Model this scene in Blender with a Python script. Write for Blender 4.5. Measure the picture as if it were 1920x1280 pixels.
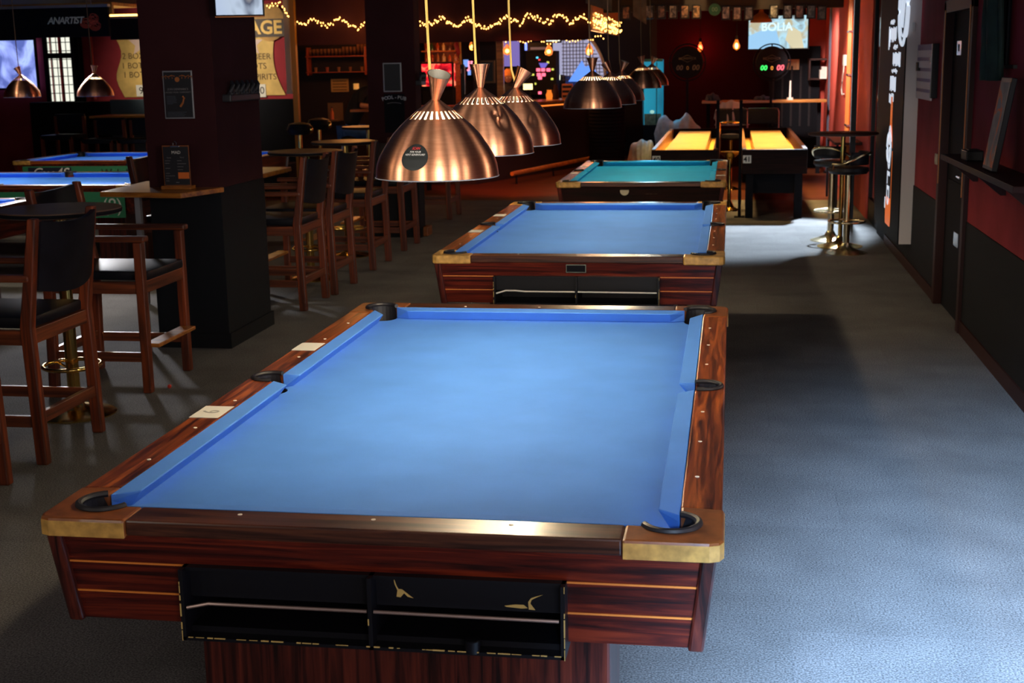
import bpy, bmesh, math, random
from mathutils import Vector, Matrix
random.seed(7)
for o in list(bpy.data.objects): bpy.data.objects.remove(o)
SC = bpy.context.scene
COL = SC.collection
PI = math.pi

# ------------------------------------------------------------------ camera
CAM = Vector((0.78964, -4.16943, 1.81957))
FPX = 2516.42
PIT, YAW, ROL = math.radians(11.6946), math.radians(-9.3437), math.radians(-1.0001)
fw = Vector((math.sin(YAW)*math.cos(PIT), math.cos(YAW)*math.cos(PIT), -math.sin(PIT)))
rt0 = Vector((math.cos(YAW), -math.sin(YAW), 0))
up0 = rt0.cross(fw)
RT = rt0*math.cos(ROL) + up0*math.sin(ROL)
UP = up0*math.cos(ROL) - rt0*math.sin(ROL)
cd = bpy.data.cameras.new('camera'); cam = bpy.data.objects.new('camera', cd); COL.objects.link(cam)
cd.sensor_width = 36; cd.lens = FPX/1920*36; cd.clip_end = 100; cd.clip_start = .05
m = Matrix((RT, UP, -fw)).transposed().to_4x4(); m.translation = CAM; cam.matrix_world = m
cd.dof.use_dof = True; cd.dof.focus_distance = 4.2; cd.dof.aperture_fstop = 8.5
SC.camera = cam
SC.view_settings.view_transform = 'Standard'; SC.view_settings.look = 'None'
SC.view_settings.gamma = 1; SC.view_settings.use_curve_mapping = False
SC.view_settings.exposure = 0.3

def _ray(a, b):
    return (fw*FPX + RT*(a-960) - UP*(b-640))
def AY(a, b, y):            # point of the photo's line of sight at depth y
    d = _ray(a, b); return CAM + d*((y-CAM.y)/d.y)
def AX(a, b, x):
    d = _ray(a, b); return CAM + d*((x-CAM.x)/d.x)
def AZ(a, b, z):
    d = _ray(a, b); return CAM + d*((z-CAM.z)/d.z)

# ------------------------------------------------------------------ world and lights
w = bpy.data.worlds.new('world'); SC.world = w; w.use_nodes = True
w.node_tree.nodes['Background'].inputs[0].default_value = (.35, .5, 1, 1)
w.node_tree.nodes['Background'].inputs[1].default_value = .045

def light(kind, loc, energy, color, target=None, size=.3, sizey=None, spot=60, blend=.5, name='daylight_or_fill'):  # default name serves window light and added fill alike
    l = bpy.data.lights.new(name, kind); l.energy = energy; l.color = color
    o = bpy.data.objects.new(name, l); COL.objects.link(o); o.location = loc
    if kind == 'AREA':
        l.size = size
        if sizey: l.shape = 'RECTANGLE'; l.size_y = sizey
    elif kind == 'SPOT':
        l.spot_size = math.radians(spot); l.spot_blend = blend; l.shadow_soft_size = size
    else: l.shadow_soft_size = size
    if target is not None:
        o.rotation_euler = (Vector(target)-Vector(loc)).to_track_quat('-Z', 'Y').to_euler()
    return o
# windows behind the camera, on the right: cool daylight over the near carpet
light('SPOT', (1.9, -6.9, 2.75), 60000, (.38, .63, 1), (2.0, -1.8, 0), size=.30, spot=32, blend=1)
# added spots and area lights: streaks on the copper shades, fill on the table
light('SPOT', (1.7, -6.4, 2.1), 800, (1, .90, .80), (0, .4, 1.62), size=.5, spot=16, blend=.6)
light('SPOT', (-1.6, -6.0, 2.3), 900, (1, .90, .80), (0, .1, 1.62), size=.5, spot=9, blend=.6)
light('SPOT', (2.2, -2.6, 1.9), 260, (1, .92, .85), (0, .3, 1.62), size=.4, spot=30, blend=.6)
light('SPOT', (-3.4, -2.2, 2.0), 300, (1, .92, .85), (0, .0, 1.62), size=.35, spot=20, blend=.6)
light('AREA', (.5, -6.8, 1.9), 17, (1, .90, .80), (0, 0, 1.5), size=.9, sizey=1.7)
light('AREA', (2.0, -5.6, 1.9), 32, (1, .90, .80), (0, 0, 1.5), size=.7, sizey=1.7)
light('AREA', (-3.2, -3.6, 2.0), 5, (1, .86, .72), (0, 0, 1.5), size=.4, sizey=1.5)
light('AREA', (-2.6, -.9, 2.2), 3, (1, .8, .62), (0, .1, 1.7), size=.25, sizey=1.0)  # added unseen light for the left edge of the shades
light('AREA', (2.28, -1.5, 1.75), 11, (1, .88, .76), (0, -.2, 1.5), size=.35, sizey=1.3)  # unseen panels added on the right wall to streak the shades' right side
light('AREA', (2.28, .8, 1.75), 9, (1, .84, .70), (0, .3, 1.5), size=.3, sizey=1.3)
light('AREA', (-2.6, -5.4, 2.0), 7, (1, .9, .75), (-2, 1, .4), size=.4, sizey=1.5)  # added warm fill for the left side
# glass door in the right wall beyond the stools
light('SPOT', (2.25, 13.2, 2.6), 3600, (.68, .84, 1), (1.25, 10.5, 0), size=.12, spot=34, blend=.35)
# spots added inside the room to brighten its red end
light('SPOT', (1.75, 16.3, 2.6), 380, (1, .86, .78), (2.45, 17.9, 1.4), size=.15, spot=58, blend=.6)
light('SPOT', (.9, 13.0, 2.6), 500, (1, .86, .78), (2.4, 14.4, 1.3), size=.15, spot=58, blend=.6)
# left windows, falling on the carpet between the tables
light('SPOT', (-6.5, 9.6, 2.6), 800, (.95, .95, 1), (-3.9, 5.4, 0), size=.2, spot=32, blend=.6)
light('SPOT', (-7.0, 13.4, 2.5), 170, (1, .85, .65), (-6.9, 15.5, 1.75), size=.1, spot=92, blend=.8)  # added warm spot to brighten the parchment sign
for pt in ((-6.6, 11.1, 2.1), (-5.4, 11.1, 2.1), (-6.7, 8.0, 1.9), (-5.9, 5.3, 2.3), (-5.1, 5.3, 2.3)):  # downward spots added to brighten the left tables, without fixtures
    light('SPOT', pt, 75, (1, .85, .6), (pt[0], pt[1], 0), size=.08, spot=82, blend=.6, name='table_fill')
light('SPOT', (-4.6, 3.2, 2.3), 90, (1, .9, .75), (-5.6, 7.2, .6), size=.1, spot=34, blend=.8, name='table_fill')  # added spot brightening the nearer green banner
light('SPOT', (-6.2, 6.2, 2.6), 90, (1, .9, .75), (-6.4, 10.4, .65), size=.1, spot=30, blend=.8, name='table_fill')  # added spot brightening the farther green banner
# dim fill added below the ceiling, blue, to lift the shadows
light('AREA', (-1, 3, 2.74), 3.5, (.35, .5, 1), (-1, 3, 0), size=6, sizey=9, name='ceiling_fill')
# bar and back room glow
light('POINT', (-3.4, 18.5, 2.3), 38, (1, .32, .08), size=.2, name='bar_glow')
light('POINT', (-1.6, 19.5, 2.2), 26, (1, .4, .12), size=.2, name='bar_glow')
light('SPOT', (-1.9, 13.0, 2.7), 420, (1, .16, .05), (-2.2, 15.9, 0), size=.15, spot=50, blend=.8, name='bar_glow')
light('POINT', (-5.4, 17.5, 2.3), 16, (1, .35, .1), size=.15, name='bar_glow')
light('POINT', (-4.2, 13.8, 2.3), 12, (1, .45, .12), size=.15, name='bar_glow')
for xx in (.25, 1.29):
    sl = light('AREA', (xx, 14.05, 2.72), 58, (1, .62, .22), (xx, 14.05, 0), size=.3, sizey=4.0, name='shuffle_light')
    sl.data.spread = math.radians(52)

# ------------------------------------------------------------------ materials
def new_mat(name):
    m = bpy.data.materials.new(name); m.use_nodes = True
    nt = m.node_tree; return m, nt, nt.nodes['Principled BSDF']
def mat(name, col, rough=.6, metal=0., spec=.5, emit=None, es=0., noise=0., nscale=20., bump=0., coat=0., aniso=0.):
    m, nt, b = new_mat(name)
    b.inputs['Base Color'].default_value = (*col, 1); b.inputs['Roughness'].default_value = rough
    b.inputs['Metallic'].default_value = metal; b.inputs['Specular IOR Level'].default_value = spec
    b.inputs['Coat Weight'].default_value = coat
    if emit: b.inputs['Emission Color'].default_value = (*emit, 1); b.inputs['Emission Strength'].default_value = es
    if noise or bump:
        tc = nt.nodes.new('ShaderNodeTexCoord'); n = nt.nodes.new('ShaderNodeTexNoise')
        n.inputs['Scale'].default_value = nscale; n.inputs['Detail'].default_value = 4
        nt.links.new(tc.outputs['Object'], n.inputs['Vector'])
        if noise:
            r = nt.nodes.new('ShaderNodeValToRGB')
            a = [max(0, c*(1-noise)) for c in col]; c2 = [min(1, c*(1+noise)) for c in col]
            r.color_ramp.elements[0].color = (*a, 1); r.color_ramp.elements[1].color = (*c2, 1)
            r.color_ramp.elements[0].position = .3; r.color_ramp.elements[1].position = .7
            nt.links.new(n.outputs['Fac'], r.inputs[0]); nt.links.new(r.outputs[0], b.inputs['Base Color'])
        if bump:
            bp = nt.nodes.new('ShaderNodeBump'); bp.inputs['Strength'].default_value = bump; bp.inputs['Distance'].default_value = .002
            nt.links.new(n.outputs['Fac'], bp.inputs['Height']); nt.links.new(bp.outputs[0], b.inputs['Normal'])
    if emit: m.cycles.emission_sampling = 'NONE'
    return m
def wood(name, dark, mid, lite, axis='x', scale=1., rough=.28, coat=.3, pos=(.36, .5, .66)):
    m, nt, b = new_mat(name)
    tc = nt.nodes.new('ShaderNodeTexCoord'); mp = nt.nodes.new('ShaderNodeMapping')
    s = [26*scale]*3; s['xyz'.index(axis)] = 1.3*scale
    mp.inputs['Scale'].default_value = s
    n = nt.nodes.new('ShaderNodeTexNoise'); n.inputs['Scale'].default_value = 1.6; n.inputs['Detail'].default_value = 6
    n.inputs['Distortion'].default_value = .9; n.inputs['Roughness'].default_value = .62
    r = nt.nodes.new('ShaderNodeValToRGB'); e = r.color_ramp.elements
    e[0].position = pos[0]; e[0].color = (*dark, 1); e[1].position = pos[2]; e[1].color = (*lite, 1)
    k = e.new(pos[1]); k.color = (*mid, 1)
    nt.links.new(tc.outputs['Object'], mp.inputs[0]); nt.links.new(mp.outputs[0], n.inputs['Vector'])
    nt.links.new(n.outputs['Fac'], r.inputs[0]); nt.links.new(r.outputs[0], b.inputs['Base Color'])
    b.inputs['Roughness'].default_value = rough; b.inputs['Coat Weight'].default_value = coat; b.inputs['Coat Roughness'].default_value = .15
    return m
def emis(name, col, st):
    m, nt, b = new_mat(name)
    b.inputs['Base Color'].default_value = (0, 0, 0, 1); b.inputs['Emission Color'].default_value = (*col, 1)
    b.inputs['Emission Strength'].default_value = st; m.cycles.emission_sampling = 'NONE'
    return m
def screen(name, stops, scale=(3, 3, 3), st=1.0, seed=0., detail=3, dist=1.):
    m, nt, b = new_mat(name)
    tc = nt.nodes.new('ShaderNodeTexCoord'); mp = nt.nodes.new('ShaderNodeMapping'); mp.inputs['Scale'].default_value = scale
    mp.inputs['Location'].default_value = (seed, seed, seed)
    n = nt.nodes.new('ShaderNodeTexNoise'); n.inputs['Scale'].default_value = 1; n.inputs['Detail'].default_value = detail; n.inputs['Distortion'].default_value = dist
    r = nt.nodes.new('ShaderNodeValToRGB'); e = r.color_ramp.elements
    e[0].position, e[0].color = stops[0][0], (*stops[0][1], 1); e[1].position, e[1].color = stops[-1][0], (*stops[-1][1], 1)
    for p, c in stops[1:-1]:
        k = e.new(p); k.color = (*c, 1)
    nt.links.new(tc.outputs['Object'], mp.inputs[0]); nt.links.new(mp.outputs[0], n.inputs['Vector']); nt.links.new(n.outputs['Fac'], r.inputs[0])
    nt.links.new(r.outputs[0], b.inputs['Emission Color']); b.inputs['Emission Strength'].default_value = st
    b.inputs['Base Color'].default_value = (.01, .01, .01, 1); b.inputs['Roughness'].default_value = .2
    m.cycles.emission_sampling = 'NONE'
    return m
def print_mat(name, stops, scale, seed=0.):
    m = screen(name, stops, scale, 0, seed); nt = m.node_tree; b = nt.nodes['Principled BSDF']
    r = b.inputs['Emission Color'].links[0].from_node
    nt.links.new(r.outputs[0], b.inputs['Base Color']); nt.links.remove(b.inputs['Emission Color'].links[0])
    b.inputs['Roughness'].default_value = .3
    return m
def cloth_mat(name, col):
    m, nt, b = new_mat(name)
    tc = nt.nodes.new('ShaderNodeTexCoord')
    n = nt.nodes.new('ShaderNodeTexNoise'); n.inputs['Scale'].default_value = 5; n.inputs['Detail'].default_value = 5
    n2 = nt.nodes.new('ShaderNodeTexNoise'); n2.inputs['Scale'].default_value = 900; n2.inputs['Detail'].default_value = 2
    r = nt.nodes.new('ShaderNodeValToRGB'); e = r.color_ramp.elements
    e[0].position = .3; e[0].color = (*[c*.94 for c in col], 1); e[1].position = .7; e[1].color = (*[min(1, c*1.07) for c in col], 1)
    mx = nt.nodes.new('ShaderNodeMix'); mx.data_type = 'RGBA'; mx.blend_type = 'MULTIPLY'; mx.inputs[0].default_value = .35
    nt.links.new(tc.outputs['Object'], n.inputs['Vector']); nt.links.new(tc.outputs['Object'], n2.inputs['Vector'])
    nt.links.new(n.outputs['Fac'], r.inputs[0]); nt.links.new(r.outputs[0], mx.inputs['A']); nt.links.new(n2.outputs['Fac'], mx.inputs['B'])
    nt.links.new(mx.outputs['Result'], b.inputs['Base Color'])
    b.inputs['Roughness'].default_value = .85; b.inputs['Specular IOR Level'].default_value = .2
    b.inputs['Sheen Weight'].default_value = .25; b.inputs['Sheen Tint'].default_value = (*col, 1)
    return m

M = {}
M['rose'] = wood('rosewood_across', (.014, .003, .003), (.075, .008, .005), (.20, .025, .009), 'x', coat=.1)
M['rose_y'] = wood('rosewood_along', (.035, .007, .003), (.20, .042, .010), (.48, .12, .022), 'y', rough=.3)
M['rose_x'] = wood('rosewood_rail', (.022, .007, .005), (.07, .022, .012), (.14, .045, .02), 'x', rough=.3)
M['rose_z'] = wood('rosewood_upright', (.012, .003, .003), (.06, .010, .007), (.13, .022, .012), 'z')
M['chairwood'] = wood('chair_wood', (.045, .009, .003), (.115, .020, .005), (.24, .042, .008), 'z', scale=.6, rough=.45, coat=.05)
M['chairwood_x'] = wood('chair_wood_x', (.045, .010, .004), (.12, .026, .008), (.22, .05, .013), 'x', scale=.6, rough=.45, coat=.05)
M['chairwood_y'] = wood('chair_wood_y', (.045, .010, .004), (.12, .026, .008), (.22, .05, .013), 'y', scale=.6, rough=.45, coat=.05)
M['ledgewood'] = wood('ledge_wood', (.2, .06, .01), (.38, .13, .02), (.5, .2, .03), 'x', scale=.5, rough=.3)
M['orangewood'] = wood('orange_wood', (.35, .13, .02), (.55, .22, .035), (.7, .3, .05), 'x', scale=.3, rough=.4)
M['castbrown'] = mat('corner_brown', (.24, .07, .015), .35, noise=.35, nscale=25, coat=.3)
M['castgold'] = mat('corner_gold', (.55, .30, .07), .45, noise=.35, nscale=30, coat=.2)
M['stripe'] = mat('orange_inlay', (.75, .22, .03), .5)
M['black'] = mat('black_plastic', (.006, .006, .009), .4, spec=.25)
M['blackmatte'] = mat('black_matte', (.006, .006, .009), .8, spec=.15)
M['rubber'] = mat('pocket_rubber', (.012, .012, .016), .5)
M['vinyl'] = mat('black_vinyl', (.006, .006, .010), .45, noise=.3, nscale=8, spec=.22)
M['steel'] = mat('steel', (.5, .5, .52), .25, metal=1)
M['brass'] = mat('brass', (.85, .55, .15), .18, metal=1)
M['white'] = mat('white_paper', (.75, .74, .68), .7)
M['pearl'] = mat('pearl', (.9, .85, .75), .3)
M['blue'] = cloth_mat('blue_cloth', (.085, .275, .86))
M['blueL'] = cloth_mat('blue_cloth_left', (.05, .22, .95))
M['teal'] = cloth_mat('teal_cloth', (.01, .36, .70))
M['chip'] = mat('worn_gold', (.6, .4, .12), .6)
M['green'] = mat('green_banner', (.02, .20, .09), .6)
M['ink'] = mat('black_ink', (.004, .006, .005), .7)
M['maroon'] = mat('maroon_paint', (.040, .010, .012), .85, spec=.15, noise=.15, nscale=3)
M['wallback'] = mat('back_wall_red', (.030, .004, .007), .85, spec=.1)
M['wallred'] = mat('dark_red_wall', (.30, .034, .045), .85, spec=.15, noise=.2, nscale=2.5)
M['wallred2'] = mat('red_wall', (.55, .07, .045), .75, noise=.1, nscale=2.5)
M['wainscot'] = mat('black_wainscot', (.007, .008, .011), .75, spec=.15)
M['darkwall'] = mat('dark_wall', (.014, .008, .010), .8)
M['trim'] = mat('dark_trim', (.035, .010, .008), .5, spec=.2)
M['orangetrim'] = mat('orange_trim', (.5, .16, .03), .45)
M['ceil'] = mat('dark_ceiling', (.02, .012, .01), .8)
M['yellowpost'] = mat('yellow_post', (.42, .19, .03), .5)
M['graypost'] = mat('grey_post', (.35, .32, .32), .6)
M['graypanel'] = mat('grey_side_panel', (.60, .55, .53), .7)
M['cord'] = mat('yellow_cord', (.72, .48, .10), .6)
M['cordd'] = mat('dark_cord', (.18, .10, .04), .6)
M['funnelin'] = mat('funnel_lining_grey', (.22, .20, .15), .5)
M['inner'] = mat('white_reflector', (.85, .8, .68), .5)
M['bulb'] = emis('lamp_bulb', (1, .78, .42), 30)
M['warmled'] = emis('warm_bulb', (1, .46, .10), 6)
M['filament'] = emis('filament', (1, .45, .1), 14)
M['amberglass'] = mat('amber_glass', (1, .55, .2), .02, emit=(1, .25, .03), es=.45)
_b = M['amberglass'].node_tree.nodes['Principled BSDF']; _b.inputs['Transmission Weight'].default_value = 1; _b.inputs['IOR'].default_value = 1.06
M['silver'] = mat('silver_frame', (.4, .4, .42), .4, metal=.6)
M['printdark'] = mat('dark_print', (.012, .012, .016), .5)
M['printgold'] = mat('gold_print', (.45, .14, .03), .5)
M['parch'] = mat('parchment', (.62, .42, .13), .7, noise=.25, nscale=4)
M['jeans'] = mat('blue_jeans', (.03, .11, .40), .85, noise=.3, nscale=14)
M['skin'] = mat('skin', (.55, .25, .15), .55)
M['darkcloth'] = mat('dark_clothing', (.012, .010, .014), .85)
M['hair'] = mat('orange_hair', (.7, .28, .06), .7)
M['plastic'] = mat('pale_plastic', (.42, .46, .48), .35, noise=.3, nscale=9)
M['whitecloth'] = mat('white_cloth', (.6, .62, .66), .8)
M['navycloth'] = mat('navy_cloth', (.02, .03, .06), .8)
M['floorwood'] = wood('red_floor_boards', (.06, .014, .006), (.12, .03, .010), (.2, .06, .018), 'x', scale=.35, rough=.4)
# brushed copper with streaks running from the top down
def copper():
    m, nt, b = new_mat('brushed_copper')
    b.inputs['Metallic'].default_value = 1; b.inputs['Roughness'].default_value = .36
    b.inputs['Anisotropic'].default_value = .9; b.inputs['Anisotropic Rotation'].default_value = .25
    tg = nt.nodes.new('ShaderNodeTangent'); tg.direction_type = 'RADIAL'; tg.axis = 'Z'
    nt.links.new(tg.outputs[0], b.inputs['Tangent'])
    tc = nt.nodes.new('ShaderNodeTexCoord')
    mp = nt.nodes.new('ShaderNodeMapping'); mp.inputs['Scale'].default_value = (9, 9, 90)
    n = nt.nodes.new('ShaderNodeTexNoise'); n.inputs['Scale'].default_value = 3
    r = nt.nodes.new('ShaderNodeValToRGB'); e = r.color_ramp.elements
    e[0].color = (.66, .27, .13, 1); e[1].color = (.84, .41, .23, 1)
    nt.links.new(tc.outputs['Object'], mp.inputs[0]); nt.links.new(mp.outputs[0], n.inputs['Vector'])
    nt.links.new(n.outputs['Fac'], r.inputs[0]); nt.links.new(r.outputs[0], b.inputs['Base Color'])
    return m
M['copper'] = copper()
def carpet():
    m, nt, b = new_mat('carpet_tiles')
    tc = nt.nodes.new('ShaderNodeTexCoord')
    br = nt.nodes.new('ShaderNodeTexBrick'); br.inputs['Scale'].default_value = 1
    br.offset = .5; br.inputs['Brick Width'].default_value = .5; br.inputs['Row Height'].default_value = .5
    br.inputs['Mortar Size'].default_value = .0022; br.inputs['Mortar Smooth'].default_value = .4
    br.inputs['Color1'].default_value = (.215, .205, .20, 1); br.inputs['Color2'].default_value = (.245, .232, .228, 1)
    br.inputs['Mortar'].default_value = (.20, .19, .19, 1)
    n = nt.nodes.new('ShaderNodeTexNoise'); n.inputs['Scale'].default_value = 150; n.inputs['Detail'].default_value = 3
    n2 = nt.nodes.new('ShaderNodeTexNoise'); n2.inputs['Scale'].default_value = 2.5; n2.inputs['Detail'].default_value = 5
    r = nt.nodes.new('ShaderNodeValToRGB'); r.color_ramp.elements[0].position = .35; r.color_ramp.elements[1].position = .65
    r.color_ramp.elements[0].color = (.35, .35, .35, 1)
    r2 = nt.nodes.new('ShaderNodeValToRGB'); r2.color_ramp.elements[0].position = .3; r2.color_ramp.elements[1].position = .7
    r2.color_ramp.elements[0].color = (.7, .7, .7, 1)
    for k in (br, n, n2): nt.links.new(tc.outputs['Object'], k.inputs['Vector'])
    nt.links.new(n.outputs['Fac'], r.inputs[0]); nt.links.new(n2.outputs['Fac'], r2.inputs[0])
    a = nt.nodes.new('ShaderNodeMix'); a.data_type = 'RGBA'; a.blend_type = 'MULTIPLY'; a.inputs[0].default_value = 1
    c = nt.nodes.new('ShaderNodeMix'); c.data_type = 'RGBA'; c.blend_type = 'MULTIPLY'; c.inputs[0].default_value = 1
    nt.links.new(br.outputs['Color'], a.inputs['A']); nt.links.new(r.outputs[0], a.inputs['B'])
    nt.links.new(a.outputs['Result'], c.inputs['A']); nt.links.new(r2.outputs[0], c.inputs['B'])
    nt.links.new(c.outputs['Result'], b.inputs['Base Color'])
    bp = nt.nodes.new('ShaderNodeBump'); bp.inputs['Strength'].default_value = .5; bp.inputs['Distance'].default_value = .004
    nt.links.new(n.outputs['Fac'], bp.inputs['Height']); nt.links.new(bp.outputs[0], b.inputs['Normal'])
    b.inputs['Roughness'].default_value = .95; b.inputs['Specular IOR Level'].default_value = .15
    return m
M['carpet'] = carpet()

# ------------------------------------------------------------------ mesh helpers
class MB:
    def __init__(s): s.bm = bmesh.new()
    def _add(s, vs, fs, mtx=None):
        bv = [s.bm.verts.new((mtx @ Vector(v)) if mtx else v) for v in vs]
        for f in fs:
            try: s.bm.faces.new([bv[i] for i in f])
            except ValueError: pass
        return s
    def box(s, x0, x1, y0, y1, z0, z1, c=0., mtx=None):
        if c <= 0:
            v = [(x, y, z) for z in (z0, z1) for y in (y0, y1) for x in (x0, x1)]
            return s._add(v, [(0, 2, 3, 1), (4, 5, 7, 6), (0, 1, 5, 4), (2, 6, 7, 3), (0, 4, 6, 2), (1, 3, 7, 5)], mtx)
        b2 = bmesh.new(); bmesh.ops.create_cube(b2, size=1)
        for v in b2.verts: v.co = Vector(((x0+x1)/2+v.co.x*(x1-x0), (y0+y1)/2+v.co.y*(y1-y0), (z0+z1)/2+v.co.z*(z1-z0)))
        bmesh.ops.bevel(b2, geom=b2.edges[:], offset=c, segments=2, affect='EDGES', profile=.6)
        vs = [v.co.copy() for v in b2.verts]; b2.verts.index_update(); fs = [[v.index for v in f.verts] for f in b2.faces]; b2.free()
        return s._add(vs, fs, mtx)
    def prism(s, poly, z0, z1, mtx=None):
        n = len(poly)
        a = sum(poly[i][0]*poly[(i+1) % n][1]-poly[(i+1) % n][0]*poly[i][1] for i in range(n))
        if a < 0: poly = poly[::-1]
        v = [(p[0], p[1], z0) for p in poly]+[(p[0], p[1], z1) for p in poly]
        return s._add(v, [list(range(n))[::-1], list(range(n, 2*n))]+[(i, (i+1) % n, n+(i+1) % n, n+i) for i in range(n)], mtx)
    def hexa(s, b, t, mtx=None):      # 4 bottom points, 4 top points (counter-clockwise)
        return s._add(list(b)+list(t), [(3, 2, 1, 0), (4, 5, 6, 7), (0, 1, 5, 4), (1, 2, 6, 5), (2, 3, 7, 6), (3, 0, 4, 7)], mtx)
    def lathe(s, prof, n=32, mtx=None, caps=True, skip=None):
        v = []
        for r, z in prof:
            v += [(r*math.cos(2*PI*i/n), r*math.sin(2*PI*i/n), z) for i in range(n)]
        f = []
        for k in range(len(prof)-1):
            for i in range(n):
                if skip and skip(k, i): continue
                j = (i+1) % n
                f.append((k*n+i, k*n+j, (k+1)*n+j, (k+1)*n+i))
        if caps:
            f.append(list(range(n))[::-1]); f.append([(len(prof)-1)*n+i for i in range(n)])
        return s._add(v, f, mtx)
    def tube(s, pts, r, n=8, closed=False):
        pts = [Vector(p) for p in pts]; N = len(pts); rings = []
        ref = Vector((0, 0, 1))
        for i, p in enumerate(pts):
            a = pts[(i-1) % N] if (i or closed) else p; b = pts[(i+1) % N] if (i < N-1 or closed) else p
            d = (b-a).normalized()
            u = d.cross(ref)
            if u.length < .05: u = d.cross(Vector((0, 1, 0)))
            u.normalize(); vv = u.cross(d).normalized()
            rr = r[i] if isinstance(r, (list, tuple)) else r
            rings.append([p+u*rr*math.cos(2*PI*k/n)+vv*rr*math.sin(2*PI*k/n) for k in range(n)])
        v = [q for ring in rings for q in ring]; f = []
        for i in range(N if closed else N-1):
            j = (i+1) % N
            for k in range(n): f.append((i*n+k, j*n+k, j*n+(k+1) % n, i*n+(k+1) % n))
        if not closed: f.append(list(range(n))); f.append([(N-1)*n+k for k in range(n)][::-1])
        return s._add(v, f)
    def grid(s, fn, nu, nv):
        v = [fn(i/nu, j/nv) for j in range(nv+1) for i in range(nu+1)]
        f = [(j*(nu+1)+i, j*(nu+1)+i+1, (j+1)*(nu+1)+i+1, (j+1)*(nu+1)+i) for j in range(nv) for i in range(nu)]
        return s._add(v, f)
    def sphere(s, c, r, n=16, sc=(1, 1, 1)):
        prof = [(max(1e-4, math.sin(PI*k/(n//2))), -math.cos(PI*k/(n//2))) for k in range(n//2+1)]
        mt = Matrix.Translation(c) @ Matrix.Diagonal((r*sc[0], r*sc[1], r*sc[2], 1))
        return s.lathe(prof, n, mt, caps=False)
    def build(s, name, m, parent=None, smooth=False, bevel=0., **tags):
        bmesh.ops.remove_doubles(s.bm, verts=s.bm.verts[:], dist=1e-5)
        bmesh.ops.recalc_face_normals(s.bm, faces=s.bm.faces[:])
        me = bpy.data.meshes.new(name); s.bm.to_mesh(me); s.bm.free()
        me.materials.append(M[m] if isinstance(m, str) else m)
        if smooth:
            me.shade_smooth()
            if hasattr(me, 'set_sharp_from_angle'): me.set_sharp_from_angle(angle=math.radians(40))
        o = bpy.data.objects.new(name, me); COL.objects.link(o)
        if parent: o.parent = parent
        if bevel:
            b = o.modifiers.new('bevel', 'BEVEL'); b.width = bevel; b.segments = 2; b.limit_method = 'ANGLE'; b.angle_limit = math.radians(50)
        for k, vv in tags.items(): o[k] = vv
        return o
def thing(name, label, cat, loc=(0, 0, 0), rz=0., group=None):
    o = bpy.data.objects.new(name, None); COL.objects.link(o); o.location = loc; o.rotation_euler = (0, 0, rz)
    o.empty_display_size = .1; o['label'] = label; o['category'] = cat
    if group: o['group'] = group
    return o
def struct(o): o['kind'] = 'structure'; return o
def dup(root, loc, rz=0., label=None, group=None):
    r = root.copy(); COL.objects.link(r); r.location = loc; r.rotation_euler = (0, 0, rz)
    if label: r['label'] = label
    if group: r['group'] = group
    def rec(src, dst):
        for ch in list(src.children):
            c = ch.copy(); COL.objects.link(c); c.parent = dst
            rec(ch, c)
    rec(root, r)
    return r
def text(name, s, size, m, parent=None, mtx=None, extrude=.001, shear=0., bold=0., align='CENTER', space=1., xs=1.):
    cu = bpy.data.curves.new(name, 'FONT'); cu.body = s; cu.size = size; cu.extrude = extrude; cu.shear = shear; cu.offset = bold
    cu.align_x = align; cu.align_y = 'CENTER'; cu.resolution_u = 3; cu.space_character = space
    t = bpy.data.objects.new(name, cu); COL.objects.link(t)
    bpy.context.view_layer.update()
    me = bpy.data.meshes.new_from_object(t); COL.objects.unlink(t); bpy.data.objects.remove(t)
    if xs != 1: me.transform(Matrix.Diagonal((xs, 1, 1, 1)))
    if mtx is not None: me.transform(mtx)
    me.materials.clear(); me.materials.append(M[m] if isinstance(m, str) else m)
    o = bpy.data.objects.new(name, me); COL.objects.link(o)
    if parent: o.parent = parent
    return o
def facing(loc, nrm='-y', roll=0.):      # text frame: x right, y up, facing the given way
    loc = Vector(loc)
    X, Y = {'-y': (Vector((1, 0, 0)), Vector((0, 0, 1))), '-x': (Vector((0, -1, 0)), Vector((0, 0, 1))), '+z': (Vector((1, 0, 0)), Vector((0, 1, 0))), '+x': (Vector((0, 1, 0)), Vector((0, 0, 1)))}[nrm]
    Z = X.cross(Y)
    m = Matrix((X, Y, Z)).transposed().to_4x4(); m.translation = loc
    return m @ Matrix.Rotation(roll, 4, 'Z')

#PARTS
# ------------------------------------------------------------------ room shell
YW = 13.85                                   # where the carpet meets the boards
struct(MB().box(-12, 2.5, -7, YW, -.05, 0).build('floor', 'carpet'))
struct(MB().box(-12, 3.6, YW, 26, -.05, -.001).build('floor_boards', 'floorwood'))
struct(MB().box(-12, 3.6, -7, 26, 2.80, 2.9).build('ceiling', 'ceil'))
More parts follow.
